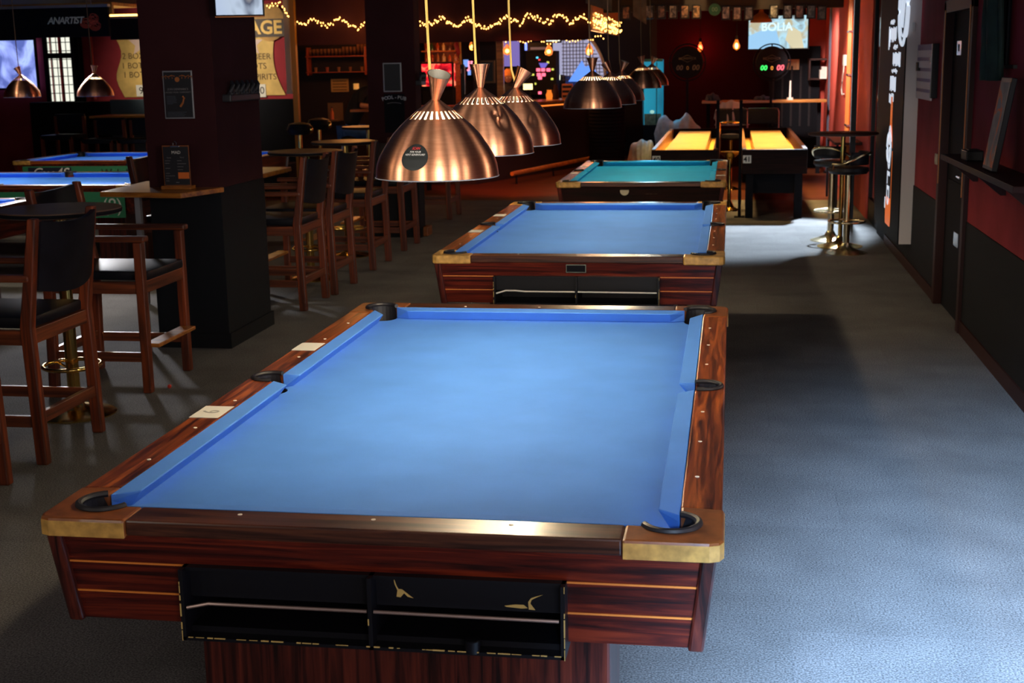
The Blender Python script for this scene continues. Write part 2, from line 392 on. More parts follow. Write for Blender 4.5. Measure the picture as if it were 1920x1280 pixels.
# right wall: near section, door, far section with glazed bay
W = 2.33
struct(MB().box(W, W+.12, -3.6, 5.02, .75, 2.8).box(W, W+.12, 6.2, 10.4, .75, 2.8).box(W, W+.12, 5.02, 6.2, 2.17, 2.8).build('wall_right', 'wallred'))
struct(MB().box(W-.008, W+.12, -3.6, 5.02, 0, .75).box(W-.008, W+.12, 6.2, 10.4, 0, .75).build('wall_right_lower', 'wainscot'))
struct(MB().box(W, W+.12, 11.7, 20, .0, 2.8).build('wall_right_far', 'wallred2'))
struct(MB().box(W-.02, W, -3.6, 5.0, 0, .09).box(W-.02, W, 6.22, 9.6, 0, .09).build('baseboard_right', 'trim'))
struct(MB().box(-.5, 2.5, 19.6, 19.7, 0, 2.8).build('wall_back', 'wallback'))
struct(MB().box(2.0, 2.33, 19.5, 19.6, 0, 2.8).build('wall_back_corner', 'wallred2'))
struct(MB().box(-12, -.5, 22.6, 22.7, 0, 2.8).build('wall_bar_back', 'darkwall'))
struct(MB().box(-.6, -.5, 19.6, 22.6, 0, 2.8).build('wall_bar_side', 'darkwall'))
struct(MB().box(-12, -11.9, -7, 15.5, 0, 2.8).build('wall_left', 'wallred'))
YS = 15.5
struct(MB().box(-12, AY(548, 100, YS).x, YS, YS+.1, 0, 2.8).build('wall_booth_back', 'wallred'))

# door and its frame
dr = MB().box(W+.03, W+.07, 5.08, 6.14, 0, 2.12).box(W+.022, W+.03, 5.2, 6.02, .2, .95).box(W+.022, W+.03, 5.2, 6.02, 1.1, 2.0).build('door_1', 'blackmatte'); struct(dr)
hd = MB().tube([(W+.03, 5.18, 1.02), (W-.03, 5.18, 1.02), (W-.03, 5.30, 1.02)], .010).build('door_handle', 'steel', dr)
p = AX(1787, 449, W-.005)
MB().box(W+.010, W+.022, p.y-.09, p.y+.09, p.z-.05, p.z+.05, .004).build('kick_plate', 'steel', dr)
fr = MB().box(W-.03, W+.10, 5.0, 5.09, 0, 2.2, .005).box(W-.03, W+.10, 6.13, 6.22, 0, 2.2, .005).box(W-.03, W+.10, 5.0, 6.22, 2.12, 2.21, .005).build('trim_1', 'trim'); struct(fr)
MB().box(W-.036, W-.03, 5.075, 5.088, .9, 2.14).box(W-.036, W-.03, 6.132, 6.145, .9, 2.14).build('trim_edge', 'orangetrim', fr)
t = thing('door_sign', 'small pale metal sign fixed high on the dark doorway of the right wall', 'sign', AX(1799, 90, W+.02))
MB().box(-.004, .004, -.09, .09, -.05, .05, .002).build('plate', 'steel', t)
text('lettering', 'M', .07, 'ink', t, facing((-.006, 0, 0), '-x'))

# pillars: maroon above, black below
def pillar(name, x0, x1, y0, y1, zb):
    struct(MB().box(x0, x1, y0, y1, zb, 2.8).build(name, 'maroon'))
    struct(MB().box(x0-.004, x1+.004, y0-.004, y1+.004, 0, zb).box(x0-.02, x1+.02, y0-.02, y1+.02, 0, .10).build(name+'_lower', 'wainscot'))
pillar('wall_pillar_front', -2.965, -2.48, 4.15, 4.97, 1.06)
pillar('wall_pillar_middle', -3.03, -2.51, 9.9, 10.15, .82)
struct(MB().box(-2.60, -2.44, 9.98, 10.20, 0, .10, .01).build('trim_2', 'castbrown'))

# ceiling beam over the shuffleboards, with its row of pictures
by = 15.9
struct(MB().box(-1.1, W, by, by+.14, 2.52, 2.80).build('trim_3', 'darkwall'))
fx = [(1174, 24), (1218, 22), (1240, 22), (1262, 22), (1284, 22), (1306, 22), (1361, 24), (1382, 25), (1404, 25), (1451, 22), (1477, 22), (1499, 22), (1521, 22), (1541, 24)]
pals = [(.5, .25, .1), (.35, .3, .3), (.4, .22, .12), (.45, .4, .35), (.5, .28, .15), (.45, .25, .12), (.5, .4, .35), (.6, .45, .35), (.3, .3, .3), (.5, .5, .5), (.3, .35, .4), (.25, .15, .1), (.12, .15, .16), (.1, .1, .1)]
for i, (a, b) in enumerate(fx):
    q = AY(a, b, by); c = pals[i]
    pm = print_mat('picture_%d' % i, [(.35, tuple(x*.05 for x in c)), (.5, tuple(x*.35 for x in c)), (.65, tuple(x*.8 for x in c))], (14, 14, 14), i*3.1)
    where = ['leftmost picture of the row on the beam', 'second picture from the left on the beam', 'third picture from the left on the beam', 'fourth picture from the left on the beam', 'fifth picture from the left on the beam',
             'picture just left of the round green badge on the beam', 'picture just right of the round green badge on the beam', 'second picture right of the round green badge', 'picture behind the copper lamp on the beam',
             'picture with white shapes right of the copper lamp', 'picture above the middle of the wall screen', 'fourth picture from the right end of the beam', 'third picture from the right end of the beam', 'rightmost picture of the row on the beam'][i]
    where = where if i < 11 else ['third picture from the right end of the beam', 'second picture from the right end of the beam', 'rightmost picture of the row on the beam'][i-11]
    t = thing('framed_picture', 'small framed ' + where, 'picture', (q.x, by, q.z), 0, 'small pictures along the ceiling beam')
    MB().box(-.065, .065, -.02, 0, -.10, .10, .004).build('frame', 'black', t)
    MB().box(-.045, .045, -.024, -.02, -.08, .08).build('print', pm, t)
q = AY(1340, 18, by)
t = thing('round_badge', 'round green badge between the small pictures on the beam', 'sign', (q.x, by, q.z))
MB().lathe([(.085, 0), (.085, .015)], 28, Matrix.Rotation(PI/2, 4, 'X')).build('disc', mat('badge_green', (.03, .16, .10), .5), t)
text('lettering', '00', .085, mat('badge_pale', (.25, .45, .33), .5), t, facing((0, -.018, 0)))

# ------------------------------------------------------------------ pool table
def arc(cx, cy, r, a0, a1, n=12):
    return [(cx+r*math.cos(math.radians(a0+(a1-a0)*i/n)), cy+r*math.sin(math.radians(a0+(a1-a0)*i/n))) for i in range(n+1)]
def pool_table(label, loc, rz, cloth, style, hx=.635, hy=1.27):
    """hx, hy: half width and length of the playing field; local y runs along the table."""
    T = thing('pool_table', label, 'pool table', loc, rz)
    ZR, CW = .81, .052
    X, Y = hx+.152, hy+.155; wx, wy = hx+CW, hy+CW
    pc = (hx+.036, hy+.036); pr = .062         # corner pocket centre, radius
    sc = wx+.028; sr = .056                     # side pocket centre x, radius
    bz = ZR-.047
    # bed cloth with bites at the pockets
    def mir(pts, sx, sy): return [(x*sx, y*sy) for x, y in pts]
    cornera = arc(pc[0], pc[1], pr, 180, 270, 8)     # bite seen from inside, (+,+) corner
    c_pp = [(pc[0]-pr*1.0, wy+.02)]+cornera+[(wx+.02, pc[1]-pr)]
    bite = arc(sc, 0, sr, 110, 250, 8)
    poly = []
    poly += mir(c_pp, 1, 1)                          # top right, clockwise
    poly += [(wx+.02, bite[0][1])]+bite+[(wx+.02, bite[-1][1])]
    poly += mir(c_pp, 1, -1)[::-1]
    poly += mir(c_pp, -1, -1)
    poly += [(-wx-.02, bite[-1][1])]+mir(bite, -1, 1)[::-1]+[(-wx-.02, bite[0][1])]
    poly += mir(c_pp, -1, 1)[::-1]
    MB().prism(poly, bz-.03, bz).build('bed_cloth', cloth, T)
    # cushions: two short, four long; undercut nose
    def cushion(p0n, p1n, p0w, p1w):
        # p*n nose ends, p*w wood-line ends (xy)
        nz = ZR-.006
        inn = [Vector(((p0w[0]+p1w[0])/2-(p0n[0]+p1n[0])/2, (p0w[1]+p1w[1])/2-(p0n[1]+p1n[1])/2, 0)).normalized()*.030]*2
        b = [(p0n[0]+inn[0].x, p0n[1]+inn[0].y, bz), (p1n[0]+inn[1].x, p1n[1]+inn[1].y, bz), (p1w[0], p1w[1], bz), (p0w[0], p0w[1], bz)]
        mdl = [(p0n[0], p0n[1], nz-.003), (p1n[0], p1n[1], nz-.003), (p1w[0], p1w[1], nz-.010), (p0w[0], p0w[1], nz-.010)]
        tp = [(p0n[0]+inn[0].x*.12, p0n[1]+inn[0].y*.12, nz), (p1n[0]+inn[1].x*.12, p1n[1]+inn[1].y*.12, nz), (p1w[0], p1w[1], ZR), (p0w[0], p0w[1], ZR)]
        mb = MB(); v = b+mdl+tp
        fs = [(3, 2, 1, 0), (8, 9, 10, 11)]+[(k+i, k+(i+1) % 4, k+4+(i+1) % 4, k+4+i) for k in (0, 4) for i in range(4)]
        mb._add(v, fs); mb.build('cushion', cloth, T, bevel=.002)
    e = .083; f = .038
    for s in (1, -1):
        cushion((-hx+e, s*hy), (hx-e, s*hy), (-wx+e+f-.045, s*wy), (wx-e-f+.045, s*wy))
        for q in (1, -1):
            cushion((s*hx, q*.066), (s*hx, q*(hy-e)), (s*wx, q*.048), (s*wx, q*(wy-e-f+.045)))
    # wooden rail tops, notched at the side pockets
    cl = .115                                         # casting reach from the outer corner... measured along the rail
    for s in (1, -1):
        nb = arc(sc, 0, sr, 118, -118, 16)
        nb = [p for p in nb if p[0] >= wx-1e-6]
        poly = [(wx, hy-.085), (X-.004, hy-.085+.012), (X-.004, -hy+.085-.012), (wx, -hy+.085)]+[(x, -y) for x, y in nb]
        MB().prism([(x*s, y) for x, y in poly], ZR-.038, ZR).build('side_rail', 'rose_y' if style != 'bar' else 'railpale', T, bevel=.005)
        MB().prism([(-hx+.065, s*wy), (hx-.065, s*wy), (hx-.065, s*(Y-.004)), (-hx+.065, s*(Y-.004))], ZR-.038, ZR).build('end_rail', 'rose_x', T, bevel=.005)
    # corner castings, pocket rims and liners
    for sx in (1, -1):
        for sy in (1, -1):
            nt_ = arc(pc[0], pc[1], pr, 188, 82-180, 16)      # wraps behind the pocket
            nt_ = arc(pc[0], pc[1], pr, -98, 188, 20)
            nt_ = [p for p in nt_ if p[0] > hx-.065+.002 and p[1] > hy-.085+.002]
            poly = [(wx, hy-.085+.0)]
            poly = [(X-.03, Y), (hx-.065, Y), (hx-.065, wy)]
            nn = [p for p in arc(pc[0], pc[1], pr, 175, -85, 22)]
            nn = [p for p in nn if (p[1] >= wy-.0 or p[0] >= wx-.0)]
            poly += nn+[(wx, hy-.085), (X, hy-.085+.012), (X, Y-.03), (X-.009, Y-.009)]
            MB().prism([(x*sx, y*sy) for x, y in poly], ZR-.045, ZR+.001).build('corner_cap', 'castbrown' if style == 'dark' else 'castgold', T, bevel=.007)
            if style == 'dark':
                e_ = .0015; ring = [(hx-.063, Y+e_), (X-.03, Y+e_), (X-.009+e_*.7, Y-.009+e_*.7), (X+e_, Y-.03), (X+e_, hy-.068)]
                inn_ = [(hx-.063, Y-.002), (X-.031, Y-.002), (X-.011, Y-.011), (X-.002, Y-.031), (X-.002, hy-.068)]
                MB().prism([(x*sx, y*sy) for x, y in ring+inn_[::-1]], ZR-.043, ZR-.006).build('cap_edge', 'castgold', T, bevel=.001, label='worn golden edge of the corner cap')
            rim = [(pc[0]+(pr+.0)*math.cos(math.radians(a)), pc[1]+(pr+.0)*math.sin(math.radians(a))) for a in range(160, -71, -10)]
            rm = MB().tube([(x*sx, y*sy, ZR+.003) for x, y in rim], .0085, 8).build('pocket_rim', 'rubber', T, smooth=True)
            wl = [(pc[0]+(pr-.002)*math.cos(math.radians(a)), pc[1]+(pr-.002)*math.sin(math.radians(a))) for a in range(0, 360, 15)]
            lm = MB(); n = len(wl)
            hi = [ZR-.004 if (-75 < ((i*15+180) % 360-180) < 165) else bz-.002 for i in range(n)]
            v = [(x*sx, y*sy, h) for (x, y), h in zip(wl, hi)]+[(x*sx, y*sy, .66) for x, y in wl]
            lm._add(v, [(i, (i+1) % n, n+(i+1) % n, n+i) for i in range(n)]+[list(range(n, 2*n))]).build('pocket_liner', 'rubber', T)
        rim = [(sc+sr*math.cos(math.radians(a)), sr*math.sin(math.radians(a))) for a in range(118, -119, -12)]
        MB().tube([(x*sx, y, ZR+.003) for x, y in rim], .0075, 8).build('pocket_rim', 'rubber', T, smooth=True)
        wl = [(sc+(sr-.002)*math.cos(math.radians(a)), (sr-.002)*math.sin(math.radians(a))) for a in range(0, 360, 15)]; n = len(wl)
        hi = [ZR-.004 if abs((i*15+180) % 360-180) < 112 else bz-.002 for i in range(n)]
        v = [(x*sx, y, h) for (x, y), h in zip(wl, hi)]+[(x*sx, y, .66) for x, y in wl]
        MB()._add(v, [(i, (i+1) % n, n+(i+1) % n, n+i) for i in range(n)]+[list(range(n, 2*n))]).build('pocket_liner', 'rubber', T)
    # pearl diamond sights
    S = hy/4
    for s in (1, -1):
        for k in (-3, -2, -1, 1, 2, 3):
            MB().lathe([(.0055, ZR-.001), (.0055, ZR+.0012)], 10, Matrix.Translation((s*(wx+.032), k*S, 0))).build('sight', 'pearl', T)
        for k in (-1, 0, 1):
            MB().lathe([(.0055, ZR-.001), (.0055, ZR+.0012)], 10, Matrix.Translation((k*S, s*(wy+.032), 0))).build('sight', 'pearl', T)
    # tapering cabinet with corner posts
    zt, zb, tx = ZR-.034, .545, .028
    def face(y0s, x0):
        pass
    cb = MB(); ob = [(-X+.028+tx, -Y+.028+tx), (X-.028-tx, -Y+.028+tx), (X-.028-tx, Y-.028-tx), (-X+.028+tx, Y-.028-tx)]; ot = [(-X+.028, -Y+.028), (X-.028, -Y+.028), (X-.028, Y-.028), (-X+.028, Y-.028)]
    def ins(p, d): return (p[0]-math.copysign(d, p[0]), p[1]-math.copysign(d, p[1]))
    vv = [(*p, zb) for p in ob]+[(*p, zt) for p in ot]+[(*ins(p, .013), zt) for p in ot]+[(*ins(p, .018), bz-.032) for p in ot]
    hole = style in ('dark', 'gold')
    cb._add(vv, [(3, 2, 1, 0)]+[(k+i, k+(i+1) % 4, k+4+(i+1) % 4, k+4+i) for k in (0, 4, 8) for i in range(4) if not (hole and k == 0 and i == 0)]+[(12, 13, 14, 15)])
    if hole:                      # the near end is open where the ball box sits
        def fp_(u, z):
            k = (z-zb)/(zt-zb); x = X-.028-tx*(1-k)
            return (u if abs(u) < .45 else math.copysign(x, u), -Y+.028+tx*(1-k), z)
        for u0, u1, z0_, z1_ in ((-9, -.443, zb, zt), (.443, 9, zb, zt), (-.443, .443, .696, zt)):
            cb._add([fp_(u0, z0_), fp_(u1, z0_), fp_(u1, z1_), fp_(u0, z1_)], [(0, 1, 2, 3)])
    cb = cb.build('cabinet', 'rose' if style != 'black' else 'blackrose', T)
    for sx in (1, -1):
        for sy in (1, -1):
            a, b2 = X-.012, Y-.012
            def q(x, y, z): return (x*sx, y*sy, z)
            bt = [q(a-tx-.035, b2-tx-.035, zb-.004), q(a-tx, b2-tx-.035, zb-.004), q(a-tx, b2-tx, zb-.004), q(a-tx-.035, b2-tx, zb-.004)]
            tp = [q(a-.035, b2-.035, zt), q(a, b2-.035, zt), q(a, b2, zt), q(a-.035, b2, zt)]
            MB().hexa(bt, tp).build('corner_post', 'rose_z', T, bevel=.006)
    if style in ('dark', 'gold'):
        for z in (.694, .618):
            dy = tx*(zt-z)/(zt-zb)
            for s in (1, -1):
                for x0, x1 in ((-X+.05, -.448), (.445, X-.05)):
                    MB().box(x0, x1, s*(Y-.028-dy)-.003, s*(Y-.028-dy)+.003, z-.0022, z+.0022).build('inlay_line', 'stripe', T)
                    # side stripes
                MB().box(s*(X-.028-dy)-.003, s*(X-.028-dy)+.003, -Y+.06, Y-.06, z-.0022, z+.0022).build('inlay_line', 'stripe', T)
        # ball return box in the near end
        bx = MB(); y0, y1 = -Y-.004, -Y+.24; zt2, zb2 = .698, .527; th = .008
        bx.box(-.445, .445, y0+.02, y1, zt2-th, zt2).box(-.445, .445, y0, y1, zb2, zb2+th).box(-.445, .445, y0+.035, y1, zb2+th, .549)
        for x in (-.441, .004, .441): bx.box(x-th/2-.001, x+th/2+.001, y0, y1, zb2, zt2)
        bx.box(-.445, .445, y1-.01, y1, zb2, zt2)
        bx.box(-.441, .441, y0+.045, y0+.055, .618, zt2)
        B = bx.build('ball_box', 'black', T)
        MB().tube([(-.432+.001, y0+.004, .606)]+[(-.432+.428*i/8, y0+.004, .618+(.004 if style == 'gold' and i < 3 else 0)) for i in range(1, 9)], .0042).build('ball_rail', 'railmetal' if style == 'dark' else 'pearl', B, smooth=True)
        MB().tube([(.012, y0+.004, .618), (.432, y0+.004, .616)], .0042).build('ball_rail', 'railmetal' if style == 'dark' else 'pearl', B, smooth=True)
        ew = MB(); rnd = random.Random(3)
        for (xa, za, xb, zb_) in ((-.43, zb2+th, 0, zb2+th), (.012, zb2+th, .436, zb2+th), (.4445, zb2, .4445, zt2), (-.445, zb2, -.445, zt2-.02), (.0, zb2+.01, .0, .6)):
            L = math.hypot(xb-xa, zb_-za); x = 0
            while x < L:
                l = rnd.uniform(.004, .028); k = x/L; k2 = min(1, (x+l)/L)
                if rnd.random() < .75:
                    xx0, zz0, xx1, zz1 = xa+(xb-xa)*k, za+(zb_-za)*k, xa+(xb-xa)*k2, za+(zb_-za)*k2
                    h = rnd.uniform(.0006, .0016)
                    ew.box(min(xx0, xx1)-h, max(xx0, xx1)+h, y0-.0012, y0+.001, min(zz0, zz1)-h, max(zz0, zz1)+h)
                x += l+rnd.uniform(.001, .012)
        ew.build('worn_edge', 'chip', B)
        if style == 'dark':
            yb = y0+.0445
            def blob(pts): 
                mm = MB(); n = len(pts); mm._add([(x, yb-.001, z) for x, z in pts]+[(x, yb+.001, z) for x, z in pts], [list(range(n)), list(range(n, 2*n))]+[(i, (i+1) % n, n+(i+1) % n, n+i) for i in range(n)])
                return mm.build('chipped_paint', 'chip', B)
            def sc_(l, u): return [(x*.365/1000*1.0, z) for x, z in l]
            fx_ = lambda px: .012+(px-5)*.000433
            fz_ = lambda py: .697-(py-600)*.00046
            blob([(fx_(x), fz_(y)) for x, y in ((92, 622), (108, 668), (118, 684), (136, 684), (160, 702), (196, 728), (166, 722), (148, 704), (128, 726), (106, 724), (112, 690), (98, 660))])
            blob([(fx_(x), fz_(y)) for x, y in ((680, 745), (735, 736), (780, 736), (800, 752), (770, 755), (690, 750))])
            blob([(fx_(x), fz_(y)) for x, y in ((880, 680), (850, 693), (822, 708), (815, 728), (840, 760), (806, 758), (804, 720), (818, 700), (850, 688))])
            MB().lathe([(.018, .0), (.019, .028), (.017, .030)], 20, Matrix.Translation((.235, y0+.012, zb2+th-.004))).build('chalk_holder', 'black', B, smooth=True)
    # pedestal legs
    for s in (1, -1):
        if style == 'bar':
            for sx in (1, -1): MB().box(sx*(X-.22)-.06, sx*(X-.22)+.06, s*(Y-.3)-.06, s*(Y-.3)+.06, 0, zb+.02, .006).build('leg', 'blackmatte', T)
        else:
            MB().box(-.52, .52, s*(Y-.42)-.14, s*(Y-.42)+.14, .0, zb+.01, .008).build('leg', 'rose_z', T)
    T['_X'] = X; del T['_X']
    return T
def sticker(T, x, y, rz=0, s='6', w=.075, h=.055):
    a = MB().box(-w, w, -h, h, 0, .0008).build('paper_label', 'white', T)
    a.location = (x, y, .8105); a.rotation_euler = (0, 0, rz)
    if s: text('lettering', s, .075, mat('faint_ink', (.42, .42, .40), .8), a, facing((0, 0, .0016), '+z'), .0003)
M['railmetal'] = mat('rail_metal', (.42, .30, .27), .3, metal=.7)
M['railpale'] = wood('rail_pale', (.16, .08, .06), (.28, .15, .11), (.4, .24, .18), 'y', rough=.2)
M['blackrose'] = wood('dark_apron_wood', (.005, .003, .003), (.012, .004, .004), (.022, .006, .005), 'x', rough=.7, coat=0)
M['blackrose'].node_tree.nodes['Principled BSDF'].inputs['Specular IOR Level'].default_value = .12

T1 = pool_table('nearest pool table, bright blue cloth, rosewood rails, chipped black ball box, in the foreground', (0, 0, 0), 0, 'blue', 'dark')
sticker(T1, -.738, -.46, PI/2, '6', .068, .045); sticker(T1, -.738, .49, PI/2, '', .066, .044)
T2 = pool_table('blue pool table with gold corner caps standing right behind the nearest one', (-.02, 4.30, 0), 0, 'blue', 'gold')
sticker(T2, -.738, -.36, PI/2, '', .06, .04); sticker(T2, -.738, .52, PI/2, '', .06, .04)
MB().box(-.05, .05, -1.4045, -1.398, .722, .758, .002).build('name_plate', 'blackmatte', T2)
MB().box(-.054, .054, -1.4015, -1.3975, .718, .762, .002).build('plate_edge', mat('plate_edge', (.16, .2, .16), .5), T2)
T3 = pool_table('teal pool table with black apron and round cream badge, behind the two blue ones', (.028, 8.62, 0), 0, 'teal', 'black', .575, 1.15)
MB().lathe([(.038, 0), (.038, .008)], 24, Matrix.Translation((-.135, -1.277+.012, .735)) @ Matrix.Rotation(PI/2, 4, 'X')).build('round_badge', mat('cream', (.55, .5, .35), .5), T3)
text('apron_lettering', 'Pool Service', .022, mat('dim_gold', (.25, .2, .12), .5), T3, facing((.09, -1.268, .715)))
sticker(T3, -.675, -.3, PI/2, '', .05, .035); sticker(T3, .675, -.62, 0, '', .04, .03); sticker(T3, -.675, .5, PI/2, '', .05, .035)

def left_table(label, loc):
    T = pool_table(label, loc, PI/2, 'blueL', 'plain'); return T
TQ = left_table('blue pool table on the left whose green banner reads stor butik i Rødovre', (-5.87, 8.0, 0))
TP = left_table('blue pool table farthest left back with a green webshop banner', (-6.02, 11.15, 0))
TR = left_table('blue pool table nearest on the left, mostly hidden behind the round bar table', (-6.2, 5.28, 0))
def banner(T, xl0, xl1, txt, tx_, box=None, size=.105):
    # the near long side of a table turned a quarter: local +x side is world -y ... build in local space
    xw = -(.787-.028)-.012
    b = MB().box(xw-.004, xw+.004, xl0, xl1, .515, .745).build('banner', 'green', T)
    return b
# local frame of a table turned by +90 deg: world x = -ly, world y = lx; near side is lx = -X
def lmat(wx_, z):      # text facing world -y, in local coordinates
    return Matrix.Rotation(-PI/2, 4, 'Z') @ facing((wx_, -.7785, z))
for T, a, b, s, px, al, y0 in ((TQ, -1.36, 1.27, 'Webshop med stor butik i Rødovre', 103, 'RIGHT', 7.22), (TP, -1.30, 1.3, 'Webshop med stor butik i Rødovre', 193, 'LEFT', 10.37)):
    bn = MB().box(-.776, -.768, -b, -a, .515, .748).build('banner', 'green', T)
    text('lettering', s, .125, 'ink', bn, lmat(AY(px, 360, y0).x-T.location.x, .615 if T is TQ else .665), .0008, bold=.002, align=al)
xa, xb = AY(52, 312, 10.37).x-TP.location.x, AY(133, 312, 10.37).x-TP.location.x
bx = MB().box(-.780, -.774, -xb, -xa, .525, .735).build('banner_panel', mat('banner_navy', (.008, .012, .03), .5), TP)
text('lettering', 'Cue4S', .17, 'white', bx, lmat((xa+xb)/2, .665) @ Matrix.Translation((0, 0, .004)), .001, shear=.3)
text('banner_logo', '(8)', .17, 'white', TQ, lmat(AY(209, 365, 7.22).x-TQ.location.x, .625), .001)
# ------------------------------------------------------------------ copper pendant lamps
def lamp_proto(label, loc, group, tilt=(.35, .2), dents=(), cordmat='cord', n=112, funnel=True):
    L = thing('pendant_lamp', label, 'lamp', loc, 0, group)
    prof = [(.170, 0), (.169, .012), (.166, .034), (.158, .056), (.144, .080), (.118, .118), (.095, .142), (.078, .1575), (.053, .1785), (.030, .194), (.011, .209)]
    # denser rings for dents
    fine = []
    for a, b in zip(prof[:-1], prof[1:]):
        st = 1 if (a[0] == .078) else 3
        for k in range(st): fine.append((a[0]+(b[0]-a[0])*k/st, a[1]+(b[1]-a[1])*k/st))
    fine.append(prof[-1])
    ks = [i for i, p in enumerate(fine) if abs(p[1]-.1575) < 1e-6][0]
    def skip(k, i): return k == ks and i % 4 < 2
    mb = MB().lathe(fine, n, caps=False, skip=skip)
    def dent(bm, grow):
        for v in bm.verts:
            for (ang, z, r, dep) in dents:
                c = math.radians(ang); rr = math.hypot(v.co.x, v.co.y)
                d = math.hypot(((math.atan2(v.co.y, v.co.x)-c+PI) % (2*PI)-PI)*rr, (v.co.z-z)*1.3)
                if d < r:
                    k = (1-d/r); k = k*k*(3-2*k)*dep
                    v.co.x *= 1-k/max(rr, .02); v.co.y *= 1-k/max(rr, .02)
    dent(mb.bm, 0)
    sh = mb.build('shade', 'copper', L, smooth=True)
    ib = MB().lathe([(r-.003, z-.002) for r, z in fine], n, caps=False, skip=skip); dent(ib.bm, 0)
    ib.build('inner_reflector', 'inner', L, smooth=True)
    MB().tube([(.170*math.cos(2*PI*i/48), .170*math.sin(2*PI*i/48), 0) for i in range(48)], .0016, 6, True).build('rim', 'silver', L, smooth=True)
    MB().sphere((0, 0, .085), .032, 16).build('bulb', 'bulb', L, smooth=True)
    MB().lathe([(.014, .112), (.014, .150), (.006, .155), (.006, .205)], 16).build('socket', 'inner', L, smooth=True)
    f = MB().lathe([(.010, .0), (.013, .010), (.022, .045), (.033, .078)], 40, caps=False)
    f2 = MB().lathe([(.008, .001), (.011, .010), (.020, .045), (.031, .078)], 40, caps=False)
    fu = f.build('funnel', 'copper', L, smooth=True); fu.location = (0, 0, .205)
    fi = f2.build('funnel_lining', 'funnelin', fu, smooth=True)
    fu.rotation_euler = (tilt[0], tilt[1], 0)
    top = 2.80-loc[2]
    cd_ = MB().tube([(0, 0, .20), (0, 0, .235), (-.012, 0, .275), (-.018, 0, .5), (-.022, 0, top)], .0042, 8).build('cord', cordmat, L, smooth=True)
    lt = light('POINT', (0, 0, .045), LAMPW, (1, .80, .52), size=.035, name='lamp_light'); lt.parent = L
    return L
LAMPW = 18
G1 = 'copper pendant lamps hanging over the pool tables'
L1 = lamp_proto('largest copper lamp, nearest, with a round black sticker on its front', (-.01, -.53, 1.519), G1, (.34, .26))
lampmk = lambda lab, x, y, z, tilt, dents=(), c='cord': lamp_proto(lab, (x, y, z), G1, tilt, dents, c)
lampmk('copper lamp with a deep V-shaped dent, second in line behind the nearest lamp', -.01, .148, 1.537, (.02, 0), ((-48, .100, .026, .022), (-41, .120, .022, .012), (-55, .125, .022, .012), (-36, .138, .022, .008), (-61, .148, .02, .006)))
lampmk('copper lamp with a small dent and a funnel top leaning right, third in line', -.01, .857, 1.523, (-.15, .5), ((-55, .085, .022, .008), (-50, .098, .02, .006)))
lampmk('copper lamp with a black funnel top, nearest over the second blue table', -.01, 3.72, 1.56, (.0, .0), (), 'cordd')
lampmk('darker copper lamp directly behind the nearest one over the second blue table', -.01, 4.92, 1.543, (0, -.5), (), 'cordd')
lampmk('copper lamp farthest back over the second blue table, funnel leaning right', -.01, 5.81, 1.542, (.1, .35), (), 'cordd')
lampmk('small far copper lamp nearest over the teal table, left of the blue tank', -.01, 8.22, 1.582, (0, -.2), (), 'cordd')
lampmk('small far copper lamp over the teal table, rightmost and overlapping the blue tank', -.01, 9.63, 1.58, (.1, .4), (), 'cordd')
lampmk('copper lamp at the far left in front of the bluish wall screen', -5.93, 8.0, 1.585, (0, -.4), (), 'cordd')
lampmk('copper lamp at the left in front of the barred window and the black curtain', -5.18, 8.0, 1.585, (0, .1), (), 'cordd')
# sticker wrapped on the nearest shade (the square code on it is left out)
def shade_r(z):
    prof = [(.170, 0), (.169, .012), (.166, .034), (.158, .056), (.144, .080), (.118, .118)]
    for a, b in zip(prof[:-1], prof[1:]):
        if a[1] <= z <= b[1]: return a[0]+(b[0]-a[0])*(z-a[1])/(b[1]-a[1])
    return .118
def on_shade(u, v, off=.0012):           # u right, v up along the shade, centred on the sticker
    th = math.radians(-90-7)+math.radians(-3)+u/.158
    z = .062+v*.94; r = shade_r(z)+off
    return Vector((r*math.cos(th), r*math.sin(th), z))
st = MB(); rings = []
vs = [on_shade(0, 0)]; fs = []
for k in range(1, 6):
    for i in range(32): vs.append(on_shade(.038*k/5*math.cos(2*PI*i/32), .036*k/5*math.sin(2*PI*i/32)))
for i in range(32): fs.append((0, 1+i, 1+(i+1) % 32))
for k in range(4):
    for i in range(32): fs.append((1+k*32+i, 1+k*32+(i+1) % 32, 1+(k+1)*32+(i+1) % 32, 1+(k+1)*32+i))
stk = st._add(vs, fs).build('round_sticker', 'ink', L1)
def wrap_text(s, size, y, m, sh):
    o = text('lettering', s, size, m, stk, None, 0, shear=sh)
    for v in o.data.vertices: v.co = on_shade(v.co.x, v.co.y+y, .0022)
wrap_text('SCAN', .0095, .024, mat('red_ink', (.7, .03, .03), .6), .3)
wrap_text('FOR YOUR', .0068, .0145, 'white', .2)
wrap_text('NEXT ADVENTURE!', .0066, .007, 'white', .2)

